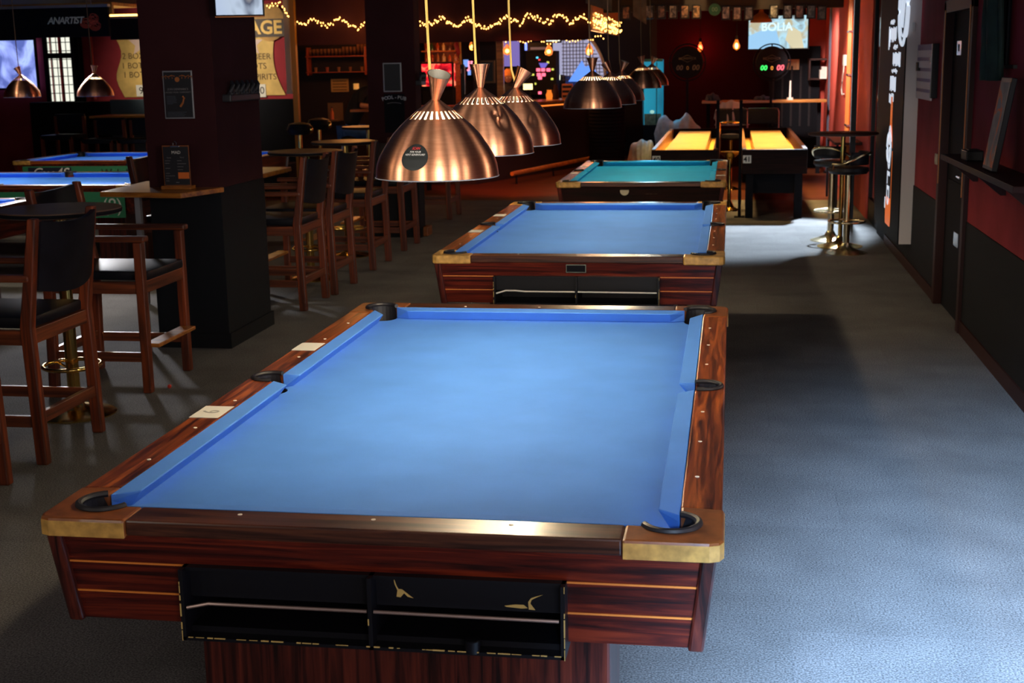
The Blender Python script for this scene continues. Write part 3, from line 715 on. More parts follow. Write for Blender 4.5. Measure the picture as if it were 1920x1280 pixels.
# ------------------------------------------------------------------ spectator chairs
def spectator_chair(label, loc, rz):
    """Tall wooden armchair facing local +x; back posts on local x=0, width along y."""
    T = thing('bar_armchair', label, 'chair', loc, rz, 'tall wooden armchairs with black seats')
    hw = .285; dp = .56
    for s in (1, -1):
        y = s*hw
        b = [(-.03-.02, y-.024, 0), (.028-.02, y-.024, 0), (.028-.02, y+.024, 0), (-.03-.02, y+.024, 0)]
        k = [(-.02+x+.02, yy, .66) for x, yy in ((-.03, y-.024), (.03, y-.024), (.03, y+.024), (-.03, y+.024))]
        t_ = [(x-.075, yy, 1.165) for x, yy in ((-.022, y-.022), (.022, y-.022), (.022, y+.022), (-.022, y+.022))]
        mb = MB(); v = b+k+t_
        mb._add(v, [(3, 2, 1, 0), (8, 9, 10, 11)]+[(q+i, q+(i+1) % 4, q+4+(i+1) % 4, q+4+i) for q in (0, 4) for i in range(4)])
        mb.build('back_post', 'chairwood', T, bevel=.008)
        MB().box(dp-.026, dp+.026, y-.024, y+.024, 0, .87).build('front_leg', 'chairwood', T, bevel=.006)
        MB().prism([(-.04, y-.026), (.30, y-.032), (dp+.05, y-.034), (dp+.05, y+.034), (.30, y+.032), (-.04, y+.026)], .872, .905).build('arm_rest', 'chairwood_x', T, bevel=.010)
        MB().box(.02, dp-.02, y-.014, y+.014, .575, .645).build('seat_rail', 'chairwood_x', T, bevel=.003)
        MB().box(.02, dp-.02, y-.012, y+.012, .18, .235).build('stretcher', 'chairwood_x', T, bevel=.003)
    MB().box(-.016, .016, -hw+.02, hw-.02, .575, .645).build('seat_rail', 'chairwood_y', T, bevel=.003)
    MB().box(-.03, 0, -hw+.02, hw-.02, .195, .25).build('stretcher', 'chairwood_y', T, bevel=.003)
    MB().box(dp-.016, dp+.016, -hw+.02, hw-.02, .575, .645).build('front_rail', 'chairwood_y', T, bevel=.003)
    MB().prism([(dp-.02, -hw+.015), (dp+.075, -hw+.015), (dp+.075, hw-.015), (dp-.02, hw-.015)], .262, .285).build('foot_board', 'ledgewood', T, bevel=.004)
    MB().box(.0, dp+.03, -hw+.03, hw-.03, .645, .70, .016).build('seat_cushion', 'vinyl', T, smooth=True)
    mb = MB()      # curved back pad between the posts
    nu, nv = 12, 6; v = []
    for off in (0, .028):
        for j in range(nv+1):
            for i in range(nu+1):
                a = i/nu*2-1; z = .83+.32*j/nv
                x = -.02-.075*(z-.66)/.505-.045*(1-a*a)-off+.014
                zz = z-(.035*(1-a*a) if j == 0 else 0)-(.02*(1-a*a) if j == nv else 0)
                v.append((x, a*(hw-.018), zz))
    N = (nu+1)*(nv+1); f = []
    for j in range(nv):
        for i in range(nu):
            q = j*(nu+1)+i
            f.append((q, q+1, q+nu+2, q+nu+1)); f.append((N+q, N+q+nu+1, N+q+nu+2, N+q+1))
    for i in range(nu):
        f.append((i, N+i, N+i+1, i+1)); q = nv*(nu+1)+i; f.append((q, q+1, N+q+1, N+q))
    for j in range(nv):
        q = j*(nu+1); f.append((q, q+nu+1, N+q+nu+1, N+q)); q += nu; f.append((q, N+q, N+q+nu+1, q+nu+1))
    mb._add(v, f); mb.build('back_pad', 'vinyl', T, smooth=True)
    return T
CH = spectator_chair('dark wooden armchair with black back, nearest whole chair at the left, beside the round table', (-2.42, 1.79, 0), PI)
dup(CH, (-2.44, .905, 0), PI, 'wooden armchair cut off by the left edge, nearest to the camera')
dup(CH, (-3.06, 3.20, 0), 0, 'wooden armchair facing the tables with a worn foot board, in front of the front pillar')
dup(CH, (-2.43, 5.81, 0), PI, 'wooden armchair right of the front pillar, first of the row along the aisle')
dup(CH, (-2.40, 6.53, 0), PI, 'second wooden armchair along the aisle counted from the front pillar')
dup(CH, (-2.43, 7.85, 0), PI, 'third wooden armchair along the aisle counted from the front pillar')
dup(CH, (-2.45, 9.13, 0), PI, 'fourth wooden armchair along the aisle, beside the middle pillar')
dup(CH, (-2.55, 11.85, 0), PI, 'wooden armchair farthest down the aisle, behind the middle pillar')
dup(CH, (-3.75, 6.0, 0), 0, 'wooden armchair facing the aisle behind the first aisle chair')

# ------------------------------------------------------------------ tall round tables on brass columns
M['tabletop'] = mat('brown_laminate', (.14, .08, .05), .42, spec=.4, noise=.3, nscale=5)
def round_table(label, loc, r=.32, h=1.115, top='tabletop'):
    T = thing('tall_round_table', label, 'table', loc, 0, 'tall round tables on brass columns')
    MB().lathe([(r-.012, h-.03), (r, h-.024), (r, h-.004), (r-.004, h)], 56).build('table_top', top, T, smooth=True)
    MB().lathe([(r+.0005, h-.024), (r+.003, h-.015), (r+.0005, h-.006)], 56, caps=False).build('edge_band', 'blackmatte', T, smooth=True)
    MB().lathe([(.10, h-.04), (.10, h-.032)], 24).lathe([(.034, .03), (.034, h-.04)], 24).build('column', 'brass', T, smooth=True)
    MB().lathe([(.215, 0), (.215, .006), (.19, .016), (.10, .030), (.055, .045), (.036, .075)], 48).build('base', 'brass', T, smooth=True)
    fr_ = MB().tube([(.15*math.cos(2*PI*i/40), .15*math.sin(2*PI*i/40), .27) for i in range(40)], .011, 10, True)
    for k in range(3): fr_.tube([(.03*math.cos(k*2.094+.5), .03*math.sin(k*2.094+.5), .245), (.148*math.cos(k*2.094+.5), .148*math.sin(k*2.094+.5), .266)], .007, 8)
    fr_.build('foot_ring', 'brass', T, smooth=True)
    return T
RT1 = round_table('tall round table with a brass foot ring beside the nearest left chair', (-2.70, 2.42, 0))
RT2 = round_table('tall round table right of the front pillar, nearer of two behind the aisle chairs', (-2.83, 7.02, 0), top='orangetop') if False else dup(RT1, (-2.83, 7.05, 0), 0, 'tall round table right of the front pillar, nearer of two behind the aisle chairs')
dup(RT1, (-2.90, 8.5, 0), 0, 'tall round table left of the middle pillar, farther of two behind the aisle chairs')
dup(RT1, (-3.5, 11.6, 0), 0, 'tall round table behind the middle pillar on a brass column')

# ------------------------------------------------------------------ wooden ledges on the front pillar
T = thing('pillar_ledge', 'wooden ledge wrapped round the front of the near pillar, carrying the menu board', 'shelf', (0, 0, 0))
MB().prism([(-3.16, 3.83), (-2.575, 3.73), (-2.45, 4.14), (-2.97, 4.145), (-2.97, 4.62), (-3.20, 4.62)], 1.035, 1.068).build('board', 'ledgewood', T, bevel=.005)
MB().box(-3.0, -2.965, 3.98, 4.015, 0, 1.035).build('support_post', 'silver', T)
T = thing('pillar_ledge', 'wooden ledge on the far side of the near pillar, right of it', 'shelf', (0, 0, 0))
MB().box(-3.1, -2.56, 4.98, 5.85, 1.035, 1.068).build('board', 'ledgewood', T, bevel=.005)
MB().box(-3.0, -2.97, 5.6, 5.63, 0, 1.035).build('support_post', 'silver', T)

# posters on the front pillar
yp = 4.15
def poster(label, px0, py0, px1, py1, y, cat='poster'):
    a = AY(px0, py0, y); b = AY(px1, py1, y); c = ((a.x+b.x)/2, y, (a.z+b.z)/2)
    T = thing('poster', label, cat, c); hw_, hh = abs(b.x-a.x)/2, abs(a.z-b.z)/2
    return T, hw_, hh
T, a, b = poster('silver-framed black poster with an orange emblem on the front pillar', 305, 133, 366, 222, yp)
MB().box(-a, a, -.010, 0, -b, b, .002).build('frame', 'silver', T)
pr_ = MB().box(-a+.008, a-.008, -.013, -.010, -b+.008, b-.008).build('print', 'printdark', T)
em = MB()
for sgn in (1, -1):
    for k in range(4): em.tube([(sgn*(.015+.022*k), -.014, b-.035+.006*math.sin(k*2)), (sgn*(.035+.022*k), -.014, b-.028-.008*(k % 2)), (sgn*(.032+.022*k), -.014, b-.050)], .003, 5)
em.lathe([(.016, 0), (.016, .002)], 16, Matrix.Translation((0, -.013, b-.055)) @ Matrix.Rotation(PI/2, 4, 'X'))
em.tube([(.010, -.014, -.075), (.030, -.014, -.05), (.040, -.014, -.02), (.030, -.014, -.01)], .007, 6)
em.build('emblem', 'printgold', pr_)
M['grayink'] = mat('grey_ink', (.22, .2, .2), .6)
text('lettering', "JOIN DENMARK'S", .018, 'grayink', pr_, facing((0, -.0135, .035)), .0003)
text('lettering', "LARGEST POOL COMMUNITY", .0135, 'grayink', pr_, facing((0, -.0135, .015)), .0003)
ln = MB(); rnd = random.Random(5)
for k in range(7): ln.box(-a+.02, -a+.02+rnd.uniform(.04, .07), -.0142, -.0136, -.01-.008*k, -.0075-.008*k)
for k in range(4): ln.box(-a+.02, a-.03-rnd.uniform(0, .04), -.0142, -.0136, -b+.04-.008*k, -b+.0425-.008*k)
ln.build('fine_print', mat('dim_ink', (.08, .09, .12), .6), pr_)

T, a, b = poster('black menu board headed MAD, clipped on a wooden stand on the pillar ledge', 309, 264, 364, 345, 4.05, 'menu')
T.location.z = 1.0695; h = 2*b; T.location.y = 4.0
MB().box(-a-.012, a+.012, -.03, .045, -.0, .022, .003).build('stand', 'ledgewood', T)
MB().box(-a, a, -.002, .004, .018, h, .001).build('clipboard', 'castbrown', T)
mn = MB().box(-a+.006, a-.004, -.005, -.002, .026, h-.008).build('menu_sheet', 'printdark', T)
cl_ = MB().box(-.03, .03, -.012, -.002, h-.012, h-.002, .002).tube([(-.011, -.008, h), (-.011, -.008, h+.018), (0, -.008, h+.027), (.011, -.008, h+.018), (.011, -.008, h)], .003, 6).build('clip', 'steel', T)
text('lettering', 'MAD', .028, 'white', mn, facing((0.004, -.0055, h-.045)), .0003)
text('lettering', 'Snacks', .011, 'grayink', mn, facing((-.045, -.0055, h-.078)), .0003)
text('lettering', 'Varmt', .011, 'grayink', mn, facing((.042, -.0055, h-.076)), .0003)
ln = MB()
for k, wv in enumerate((.035, .03, .0, .032, .0, .028, .06, .02, .02)):
    if wv: ln.box(-a+.016, -a+.016+wv, -.0058, -.005, h-.098-.016*k, h-.0955-.016*k)
for k, wv in enumerate((.03, .058, .04, .035)): ln.box(.008, .008+wv, -.0058, -.005, h-.098-.019*k, h-.0955-.019*k)
ln.box(-.008, .014, -.0058, -.005, .04, .0435)
ln.build('menu_lines', 'grayink', mn)
MB().box(.010, a-.006, -.0062, -.005, .066, .106).build('orange_panel', mat('orange_panel', (.75, .16, .02), .6), mn)

# black rubber cue holders on the pillars' corners
def cue_holder(label, loc):
    T = thing('cue_holder', label, 'cue holder', loc, 0, 'black rubber cue holders on the pillars')
    mb = MB().box(-.02, .06, -.28, .28, -.05, 0, .01)
    mb.build('base', 'rubber', T)
    for k in range(6):
        MB().tube([(.02, -.24+.095*k, -.03), (.05, -.24+.095*k, .01), (.055, -.23+.095*k, .06), (.045, -.22+.095*k, .085)], [.022, .02, .018, .008], 8).build('finger', 'rubber', T, smooth=True)
    return T
q = AX(440, 165, -2.48)
cue_holder('black fingered cue holder on the right face of the front pillar', (-2.48, 4.56, 1.655))
cue_holder('black fingered cue holder on the right face of the middle pillar', (-2.51, 10.03, 1.66)).scale = (1, .4, 1)
# wall screen on the front pillar
M['tvA'] = screen('tv_grey_city', [(.42, (.45, .55, .75)), (.52, (.5, .6, .75)), (.58, (.08, .10, .16)), (.66, (.55, .5, .45))], (2.2, 2.2, 1.0), .8, 4.4)
T = thing('wall_screen', 'flat screen with a grey sky picture at the top right of the front pillar', 'television', (0, 0, 0))
pa, pb = AY(399, 29, 3.95), AY(500, 34, 4.08); T.location = ((pa.x+pb.x)/2, 4.02, (pa.z+pb.z)/2); T.rotation_euler = (0, 0, math.radians(14)); hq = (pb.x-pa.x)/2
MB().box(-hq, hq, -.02, .02, 0, .30, .006).build('housing', 'black', T)
MB().box(-.04, .04, .02, .10, .12, .2).build('wall_bracket', 'black', T)
MB().box(-hq+.008, hq-.008, -.024, -.019, .012, .29).build('picture', 'tvA', T)
MB().box(-hq, hq, -.025, -.01, -.003, .003).build('lower_edge', 'stripe', T)

# middle pillar posters
T, a, b = poster('thin silver-framed dark poster on the middle pillar', 718, 118, 754, 172, 9.9)
MB().box(-a, a, -.012, 0, -b, b, .002).build('frame', 'silver', T)
MB().box(-a+.012, a-.012, -.016, -.012, -b+.012, b-.012).build('print', 'printdark', T)
T = thing('pillar_sign', 'curved white pool pub lettering below the poster on the middle pillar', 'sign', AY(739, 186, 9.9))
MB().box(-.11, .11, -.003, 0, -.35, .055).build('panel', 'blackmatte', T)
M['whitish'] = mat('whitish_ink', (.5, .5, .52), .6)
for i, c in enumerate('POOL-PUB'):
    a = (i-3.5)*.082
    text('lettering', c, .050, 'whitish', T, facing((math.sin(a)*.42, -.005, .02+.42*(math.cos(a)-1)), '-y', -a), .001, bold=.001)
MB().tube([(math.sin(k*.085)*.30, -.005, -.035+.30*(math.cos(k*.085)-1)) for k in range(-3, 4)], .003, 5).build('underline', 'grayink', T)
# small red ball on the carpet
tb = MB().sphere((0, 0, 0), .012, 16).build('small_ball', mat('red_plastic', (.8, .06, .03), .4), smooth=True)
tb.location = (-2.42, 3.018, .0125); tb['label'] = 'tiny red bead lying on the carpet beside the chair with the worn foot board'; tb['category'] = 'bead'
# ------------------------------------------------------------------ right wall: light box sign, price board, frame, rack
SX = W-.115
T = thing('light_box_sign', 'tall black advertising box with upright white lettering and a bottle, grey side facing us', 'sign', (W, 8.6, 0))
ya, yb_ = 7.66-8.6, 9.62-8.6
MB().box(-.11, 0, ya, yb_, .245, 2.75).build('housing', 'graypanel', T)
fp = MB().box(-.120, -.110, ya+.0, yb_, .245, 2.75).build('front_panel', mat('sign_black', (.004, .004, .006), .6, spec=.06), T)
def side_mtx(a, b, roll=0):            # from a photo direction onto the sign's front
    p = AX(a, b, W-.121); return facing((p.x-W, p.y-8.6, p.z), '-x', roll)
M['signwhite'] = mat('sign_white', (.75, .8, .9), .5, emit=(.75, .85, 1), es=.55)
words = [(1674, 40, 'HVER', .10), (1674, 75, 'HAPPY HOUR', .16), (1677, 112, 'ALLE', .10), (1679, 146, 'DRAFT BEER', .17), (1674, 185, 'POOL', .12), (1670, 212, 'FREDAG', .12), (1672, 242, 'BAR', .12)]
lb = MB()
for k, (a, b0, b1, wd) in enumerate(((1674, 35, 48, .34), (1675, 50, 79, .5), (1668, 50, 94, .12), (1679, 83, 94, .32), (1681, 97, 125, .56), (1687, 122, 130, .10), (1677, 128, 140, .42), (1674, 142, 172, .44), (1671, 174, 196, .34))):
    p0, p1 = AX(a, b0, W-.121), AX(a, b1, W-.121)
    # columns of narrow letters: upright strokes of differing length
    rr = random.Random(k); n = max(2, int(wd/.05))
    for j in range(n):
        yy = (p0.y+p1.y)/2-8.6-wd/2+wd*j/n; t0 = p0.z-rr.uniform(0, .02); t1 = p1.z+rr.uniform(0, .03)
        lb.box(-.123, -.120, yy, yy+wd/n*.8, min(t0, t1), max(t0, t1))
lb.build('lettering', 'signwhite', fp)
p = AX(1695, 20, W-.122)
ov = MB(); ov.tube([(-.122, p.y-8.6+.27*math.cos(2*PI*i/36), p.z+.02+.30*math.sin(2*PI*i/36)) for i in range(36)], .018, 6, True)
ov.tube([(-.122, p.y-8.6+.20*math.cos(2*PI*i/36), p.z+.02+.23*math.sin(2*PI*i/36)) for i in range(36)], .010, 6, True)
ov.tube([(-.122, p.y-8.6-.10, p.z+.15), (-.122, p.y-8.6, p.z-.12), (-.122, p.y-8.6+.10, p.z+.15)], .022, 6)
ov.build('oval_logo', 'signwhite', fp)
pt, pb = AX(1685, 160, W-.122), AX(1683, 425, W-.122); yc = 8.45-8.6
bt = MB()
H_ = pt.z-.28
def slab(mb, prof, z0, zs, d=.004):
    pts = [(yc+r, z0+z*zs) for r, z in prof]+[(yc-r, z0+z*zs) for r, z in prof[::-1]]
    n = len(pts); mb._add([(-.121, y, z) for y, z in pts]+[(-.121-d, y, z) for y, z in pts], [list(range(n)), list(range(n, 2*n))[::-1]]+[(i, (i+1) % n, n+(i+1) % n, n+i) for i in range(n)])
slab(bt, [(.17, 0), (.19, .05), (.19, .58), (.14, .68), (.06, .80), (.055, 1.0)], .32, 1.15)
bt.build('bottle_print', mat('bottle_orange', (.7, .14, .02), .4, emit=(1, .2, .02), es=.35), fp)
lb2 = MB(); slab(lb2, [(.185, .22), (.185, .60), (.13, .66)], .32, 1.15, .007)
lbl = lb2.build('bottle_label', mat('label_dark', (.03, .03, .06), .4), fp)
text('lettering', 'GOLD', .26, 'signwhite', lbl, facing((-.130, yc, .86), '-x', -PI/2), .001, bold=.006)
MB().tube([(-.130, yc+.13*math.cos(2*PI*i/24), 1.02+.13*math.sin(2*PI*i/24)) for i in range(24)], .012, 6, True).build('ring', 'signwhite', lbl)
wm = MB()
for p0, p1 in (((1663, 361), (1664, 394)),):
    a, b = AX(*p0, W-.122), AX(*p1, W-.122); wm.box(-.124, -.121, a.y-8.6-.16, a.y-8.6+.16, b.z, a.z-.05); wm.box(-.124, -.121, a.y-8.6-.06, a.y-8.6+.06, a.z-.05, a.z)
wm.build('small_print', 'signwhite', fp)
T = thing('wall_switch', 'small pale switch on the grey side of the advertising box', 'switch', (W-.06, 7.655, 2.06))
MB().box(-.012, .012, -.006, 0, -.035, .035, .002).build('switch_plate', 'silver', T)

a, b = AX(1726, 84, W), AX(1756, 184, W)
T = thing('price_board', 'purple-grey slatted price board in a dark frame on the right wall', 'board', (W, (a.y+b.y)/2, (a.z+b.z)/2))
hy_, hz = abs(a.y-b.y)/2, abs(a.z-b.z)/2
MB().box(-.02, 0, -hy_, hy_, -hz, hz, .003).build('backing', mat('purple_grey', (.26, .17, .30), .6), T)
MB().box(-.05, 0, -hy_-.03, -hy_+.02, -hz, hz, .003).build('side_frame', 'black', T)
for k in range(5):
    z = hz-.075-k*.082
    MB().box(-.032, -.02, -hy_+.10, hy_-.10, z-.028, z+.028, .002).build('slat', mat('slat_paper', (.70, .60, .64), .6) if k == 0 else bpy.data.materials['slat_paper'], T)
MB().box(-.045, -.02, -hy_+.06, -hy_+.14, hz-.14, hz-.10).box(-.045, -.02, hy_-.20, hy_-.12, hz-.21, hz-.14).build('clip', 'black', T)
p = AX(1757, 298, W)
T = thing('wall_socket', 'small beige wall socket left of the dark doorway', 'switch', p)
MB().box(-.012, 0, -.045, .045, -.04, .04, .004).build('plate', mat('beige_plastic', (.45, .38, .25), .5), T)
MB().box(-.016, -.012, -.02, .02, -.02, .02, .002).build('rocker', mat('beige_plastic2', (.55, .48, .33), .5), T)

# shelf and leaning glazed picture
T = thing('wall_shelf', 'long dark wooden shelf along the right wall under the glazed picture', 'shelf', (W, 3.9, 1.20))
MB().box(-.20, 0, -1.3, 1.03, -.035, 0, .004).build('board', 'trim', T)
for y in (-.9, -.1, .8): MB().hexa([(-.03, y-.012, -.16), (0, y-.012, -.16), (0, y+.012, -.16), (-.03, y+.012, -.16)], [(-.18, y-.012, -.035), (0, y-.012, -.035), (0, y+.012, -.035), (-.18, y+.012, -.035)]).build('bracket', 'trim', T)
T = thing('glazed_picture', 'narrow glazed picture in a black frame with painted-in orange reflections, leaning on the shelf', 'picture', (W-.13, 3.55, 1.203))
lean = Matrix.Rotation(math.radians(9), 4, 'Y')
MB().box(-.03, .0, -.17, .11, 0, .50, .004, lean).build('frame', 'black', T)
M['glasspic'] = print_mat('picture_glass', [(.40, (.28, .23, .19)), (.55, (.40, .33, .27)), (.62, (.95, .20, .03)), (.70, (.35, .30, .25))], (6, 6, 4), 8.2)  # orange streaks are reflections in the glass, put into the print colours
_b = M['glasspic'].node_tree.nodes['Principled BSDF']; _b.inputs['Roughness'].default_value = .55; _b.inputs['Specular IOR Level'].default_value = .2
MB().box(-.033, -.028, -.155, .095, .02, .475, 0, lean).build('picture', 'glasspic', T)
T = thing('small_box', 'small dark box standing on the shelf left of the glazed picture', 'box', (W-.1, 4.35, 1.2))
MB().box(-.05, .05, -.10, .10, 0, .06, .006).box(-.03, .03, -.05, .05, .06, .066, .002).build('body', 'black', T)
# hanging jacket on a rack
T = thing('hanging_jacket', 'dark green jacket hanging from a black wall rack at the top right', 'jacket', (W, 3.98, 0))
v = []; nu, nv = 16, 10
def jk(u, vv):
    z = 2.42-.74*vv; wd = .13+.05*math.sin(vv*3)
    return (-.05-.05*math.sin(u*PI)-.015*math.sin(u*19+vv*4), (u-.5)*2*wd, z)
jb = MB().grid(jk, nu, nv).build('cloth', mat('jacket_green', (.010, .028, .020), .8, noise=.5, nscale=6), T, smooth=True)
so = jb.modifiers.new('thick', 'SOLIDIFY'); so.thickness = .03; so.offset = 1
MB().tube([(-.09, -.22, 2.42), (-.09, .22, 2.42)], .012).build('hanger', 'black', T)
T = thing('wall_rack', 'black metal wall rack with pegs behind the green jacket', 'rack', (W, 3.98, 0))
MB().box(-.02, 0, -.30, .30, 1.745, 1.765).tube([(-.005, -.2, 2.44), (-.11, -.2, 2.44)], .010).tube([(-.005, .2, 2.44), (-.11, .2, 2.44)], .010).tube([(-.01, -.05, 1.76), (-.01, -.05, 2.44)], .012).tube([(-.01, .05, 1.76), (-.01, .05, 2.44)], .012).build('bars', 'black', T)
MB().tube([(0, .24, 2.10), (-.09, .24, 2.10)], .016).tube([(0, .24, 1.84), (-.09, .24, 1.84)], .014).build('peg', 'black', T)

# glazed bay in the right wall between y 10.4 and 11.7
wn = MB().box(W+.02, W+.07, 10.4, 10.46, 0, 2.8).box(W+.02, W+.07, 11.63, 11.7, 0, 2.8).box(W+.02, W+.07, 10.4, 11.7, .0, .25).box(W+.02, W+.07, 11.0, 11.05, 0, 2.8).build('window_1', 'black'); struct(wn)
pn = MB().box(W+.04, W+.045, 10.46, 11.63, .25, 2.75).build('pane', None or mat('dim_glass', (.02, .02, .03), .05), wn)
for k, (a, b) in enumerate(((1642, 10.5), (1628, 11.2))):
    pass
T = thing('steel_post', 'slim black and silver upright post in front of the bright red wall', 'post', (2.12, 11.3, 0))
MB().box(-.03, .03, -.03, .03, 0, 2.8).build('body', 'black', T); MB().box(-.036, -.028, -.034, -.02, .9, 2.8).build('bright_edge', 'steel', T)
p = AX(1562, 100, 2.0)
T = thing('steel_post', 'thick dark grey upright column left of the bright red wall', 'post', (AY(1562, 100, 18.2).x, 18.2, 0))
MB().lathe([(.07, 0), (.07, 2.8)], 24).build('body', mat('grey_blue_paint', (.10, .10, .14), .4), T, smooth=True)
MB().lathe([(.10, 0), (.10, .03)], 24).build('base_ring', 'black', T)
# pipes and socket on the red wall
T = thing('wall_pipe', 'pair of orange-painted pipes running up the bright red wall', 'pipe', (W, 14.1, 0))
MB().tube([(-.03, 0, 0), (-.03, 0, 2.8)], .022).tube([(-.03, .22, 0), (-.03, .22, 2.8)], .03).build('pipes', 'orangetrim', T, smooth=True)
for z in (.95, 1.6, 2.15): MB().box(-.06, 0, -.04, .30, z-.012, z+.012).build('bracket', 'steel', T)
p = AX(1587, 113, W)
T = thing('wall_socket', 'white wall socket with a dangling white cable on the bright red wall', 'socket', p)
MB().box(-.04, 0, -.13, .13, -.075, .075, .01).build('box', 'white', T)
MB().tube([(-.03, 0, -.07), (-.03, .02, -.16), (-.03, .20, -.28), (-.03, .30, -.40), (-.03, .15, -.47), (-.03, -.1, -.45)], .010, 6).build('cable', 'white', T, smooth=True)

# ------------------------------------------------------------------ tall stools and table on the right
M['bronze'] = mat('pale_brass', (.75, .62, .38), .25, metal=1)
def bar_stool(label, loc, rz, tilt):
    T = thing('bar_stool', label, 'stool', loc, rz, 'brass bar stools by the right wall')
    MB().lathe([(.20, 0), (.20, .006), (.13, .028), (.06, .055), (.035, .10)], 44).build('base', 'bronze', T, smooth=True)
    MB().lathe([(.032, .08), (.032, .74)], 28).build('column', 'bronze', T, smooth=True)
    r = MB().tube([(.165*math.cos(2*PI*i/36), .165*math.sin(2*PI*i/36), .30) for i in range(36)], .011, 10, True)
    r.tube([(.03, 0, .30), (.16, 0, .30)], .009).tube([(-.03, 0, .30), (-.16, 0, .30)], .009).build('foot_ring', 'bronze', T, smooth=True)
    MB().lathe([(.05, .74), (.17, .755), (.19, .78), (.185, .81), (.10, .822)], 36).build('seat', 'vinyl', T, smooth=True)
    b = MB().tube([(.20*math.cos(a), .20*math.sin(a), .80+.10*max(0, math.sin(a))+.05) for a in [math.radians(x) for x in range(-30, 211, 12)]], .013, 10)
    b.tube([(.17, -.10, .80), (.19, -.09, .85)], .010).tube([(-.17, -.10, .80), (-.19, -.09, .85)], .010)
    b.build('back_hoop', 'bronze', T, smooth=True)
    v = MB().grid(lambda u, q: (.185*math.cos(math.radians(20+140*u)), .185*math.sin(math.radians(20+140*u)), .84+.12*q), 14, 3)
    k = v.build('back_pad', 'vinyl', T, smooth=True); s_ = k.modifiers.new('t', 'SOLIDIFY'); s_.thickness = .03
    return T
bar_stool('brass bar stool nearest in the cluster by the right wall, black hoop back', (1.88, 8.85, 0), math.radians(-110), 0)
bar_stool('brass bar stool with pale round base behind the nearest one by the right wall', (1.80, 9.78, 0), math.radians(150), 0)
T = thing('bar_table', 'dark oval bar table on a thin brass column above the brass stools', 'table', (1.86, 9.31, 0))
MB().lathe([(.32, 1.085), (.335, 1.09), (.335, 1.108), (.32, 1.113)], 48, Matrix.Diagonal((1, .8, 1, 1))).build('table_top', 'trim', T, smooth=True)
MB().lathe([(.022, .03), (.022, 1.085)], 20).build('column', 'brass', T, smooth=True)
MB().lathe([(.22, 0), (.22, .008), (.12, .03), (.05, .06), (.025, .10)], 40).build('base', 'brass', T, smooth=True)
for (x, y, lab) in ((1.87, 9.2, 'white balled napkin on the bar table beside the right wall stools'),):
    pass
# second counter along the glazed bay
T = thing('wall_counter', 'narrow reddish wooden counter along the bright red part of the right wall', 'counter', (W, 13.6, 0))
MB().box(-.32, 0, -1.2, 1.0, .80, .83, .004).build('board', 'trim', T); MB().box(-.28, -.25, -.9, -.87, 0, .8).build('leg', 'black', T); MB().box(-.28, -.25, .7, .73, 0, .8).build('leg', 'black', T)

# ------------------------------------------------------------------ shuffleboard tables
M['maple'] = mat('waxed_maple', (.80, .50, .20), .35, noise=.12, nscale=3, coat=.4)
M['gutter'] = mat('ochre_gutter', (.62, .33, .05), .5, noise=.15, nscale=5)
M['rimwood'] = mat('shuffle_rim', (.42, .22, .10), .3, noise=.2, nscale=5, coat=.3)
def shuffleboard(label, x0, x1, num):
    T = thing('shuffleboard_table', label, 'shuffleboard', ((x0+x1)/2, 14.15, 0), 0, 'pair of long shuffleboard tables')
    h = (x1-x0)/2; L = 2.45
    for s in (1, -1):
        MB().box(s*h-(.05 if s > 0 else 0), s*h+(.05 if s < 0 else 0), -L, L, .55, .81, .006).build('side_wall', 'rimwood' if s < 0 else 'trim', T)
        MB().box(-h, h, s*L-.025, s*L+.025, .52, .805 if s > 0 else .80, .006).build('end_wall', 'blackrose', T)
        for q in (1, -1): MB().box(q*(h-.09)-.045, q*(h-.09)+.045, s*(L-.10)-.045, s*(L-.10)+.045, 0, .56, .005).build('leg', 'blackmatte', T)
    MB().box(-h+.05, h-.05, -L+.02, L-.02, .62, .66).build('gutter', 'gutter', T)
    MB().box(-h+.15, h-.15, -L+.06, L-.14, .66, .775, .003).build('playing_board', 'maple', T)
    MB().box(-h+.12, h-.12, -L+.16, L-.16, .28, .54).build('under_cabinet', 'blackmatte', T)
    pl = MB().box(-h+.01, -h+.105, -L-.031, -L-.025, .645, .735, .003).build('number_plate', 'white', T)
    text('number', num, .082, 'ink', pl, facing((-h+.058, -L-.0315, .688)), .0008, bold=.002)
    return T
shuffleboard('left shuffleboard table with plate 40 and a glowing yellow playing board', -.13, .635, '40')
shuffleboard('right shuffleboard table with plate 41 and a glowing yellow playing board', .915, 1.655, '41')
# brass bits between the shuffleboards
M['brass2'] = M['brass']
T = thing('brass_stand', 'tulip-shaped polished brass stand between the two shuffleboard tables', 'stand', (.775, 12.6, 0))
MB().lathe([(.13, 0), (.125, .012), (.06, .04), (.025, .12), (.018, .5), (.03, .62), (.12, .70), (.125, .72)], 36).build('body', 'brass', T, smooth=True)
T = thing('bar_stool', 'brass and black stool between the far ends of the shuffleboards', 'stool', (.775, 15.4, 0))
MB().lathe([(.13, 0), (.12, .012), (.03, .05), (.03, .70)], 30).build('column', 'brass', T, smooth=True)
MB().lathe([(.10, .70), (.13, .73), (.12, .78), (.05, .79)], 30).build('seat', 'vinyl', T, smooth=True)
MB().tube([(.125*math.cos(2*PI*i/30), .125*math.sin(2*PI*i/30), .95) for i in range(30)], .010, 8, True).tube([(.14, .0, .75), (.15, 0, .95)], .01).tube([(-.14, .0, .75), (-.15, 0, .95)], .01).build('back_hoop', 'brass', T, smooth=True)
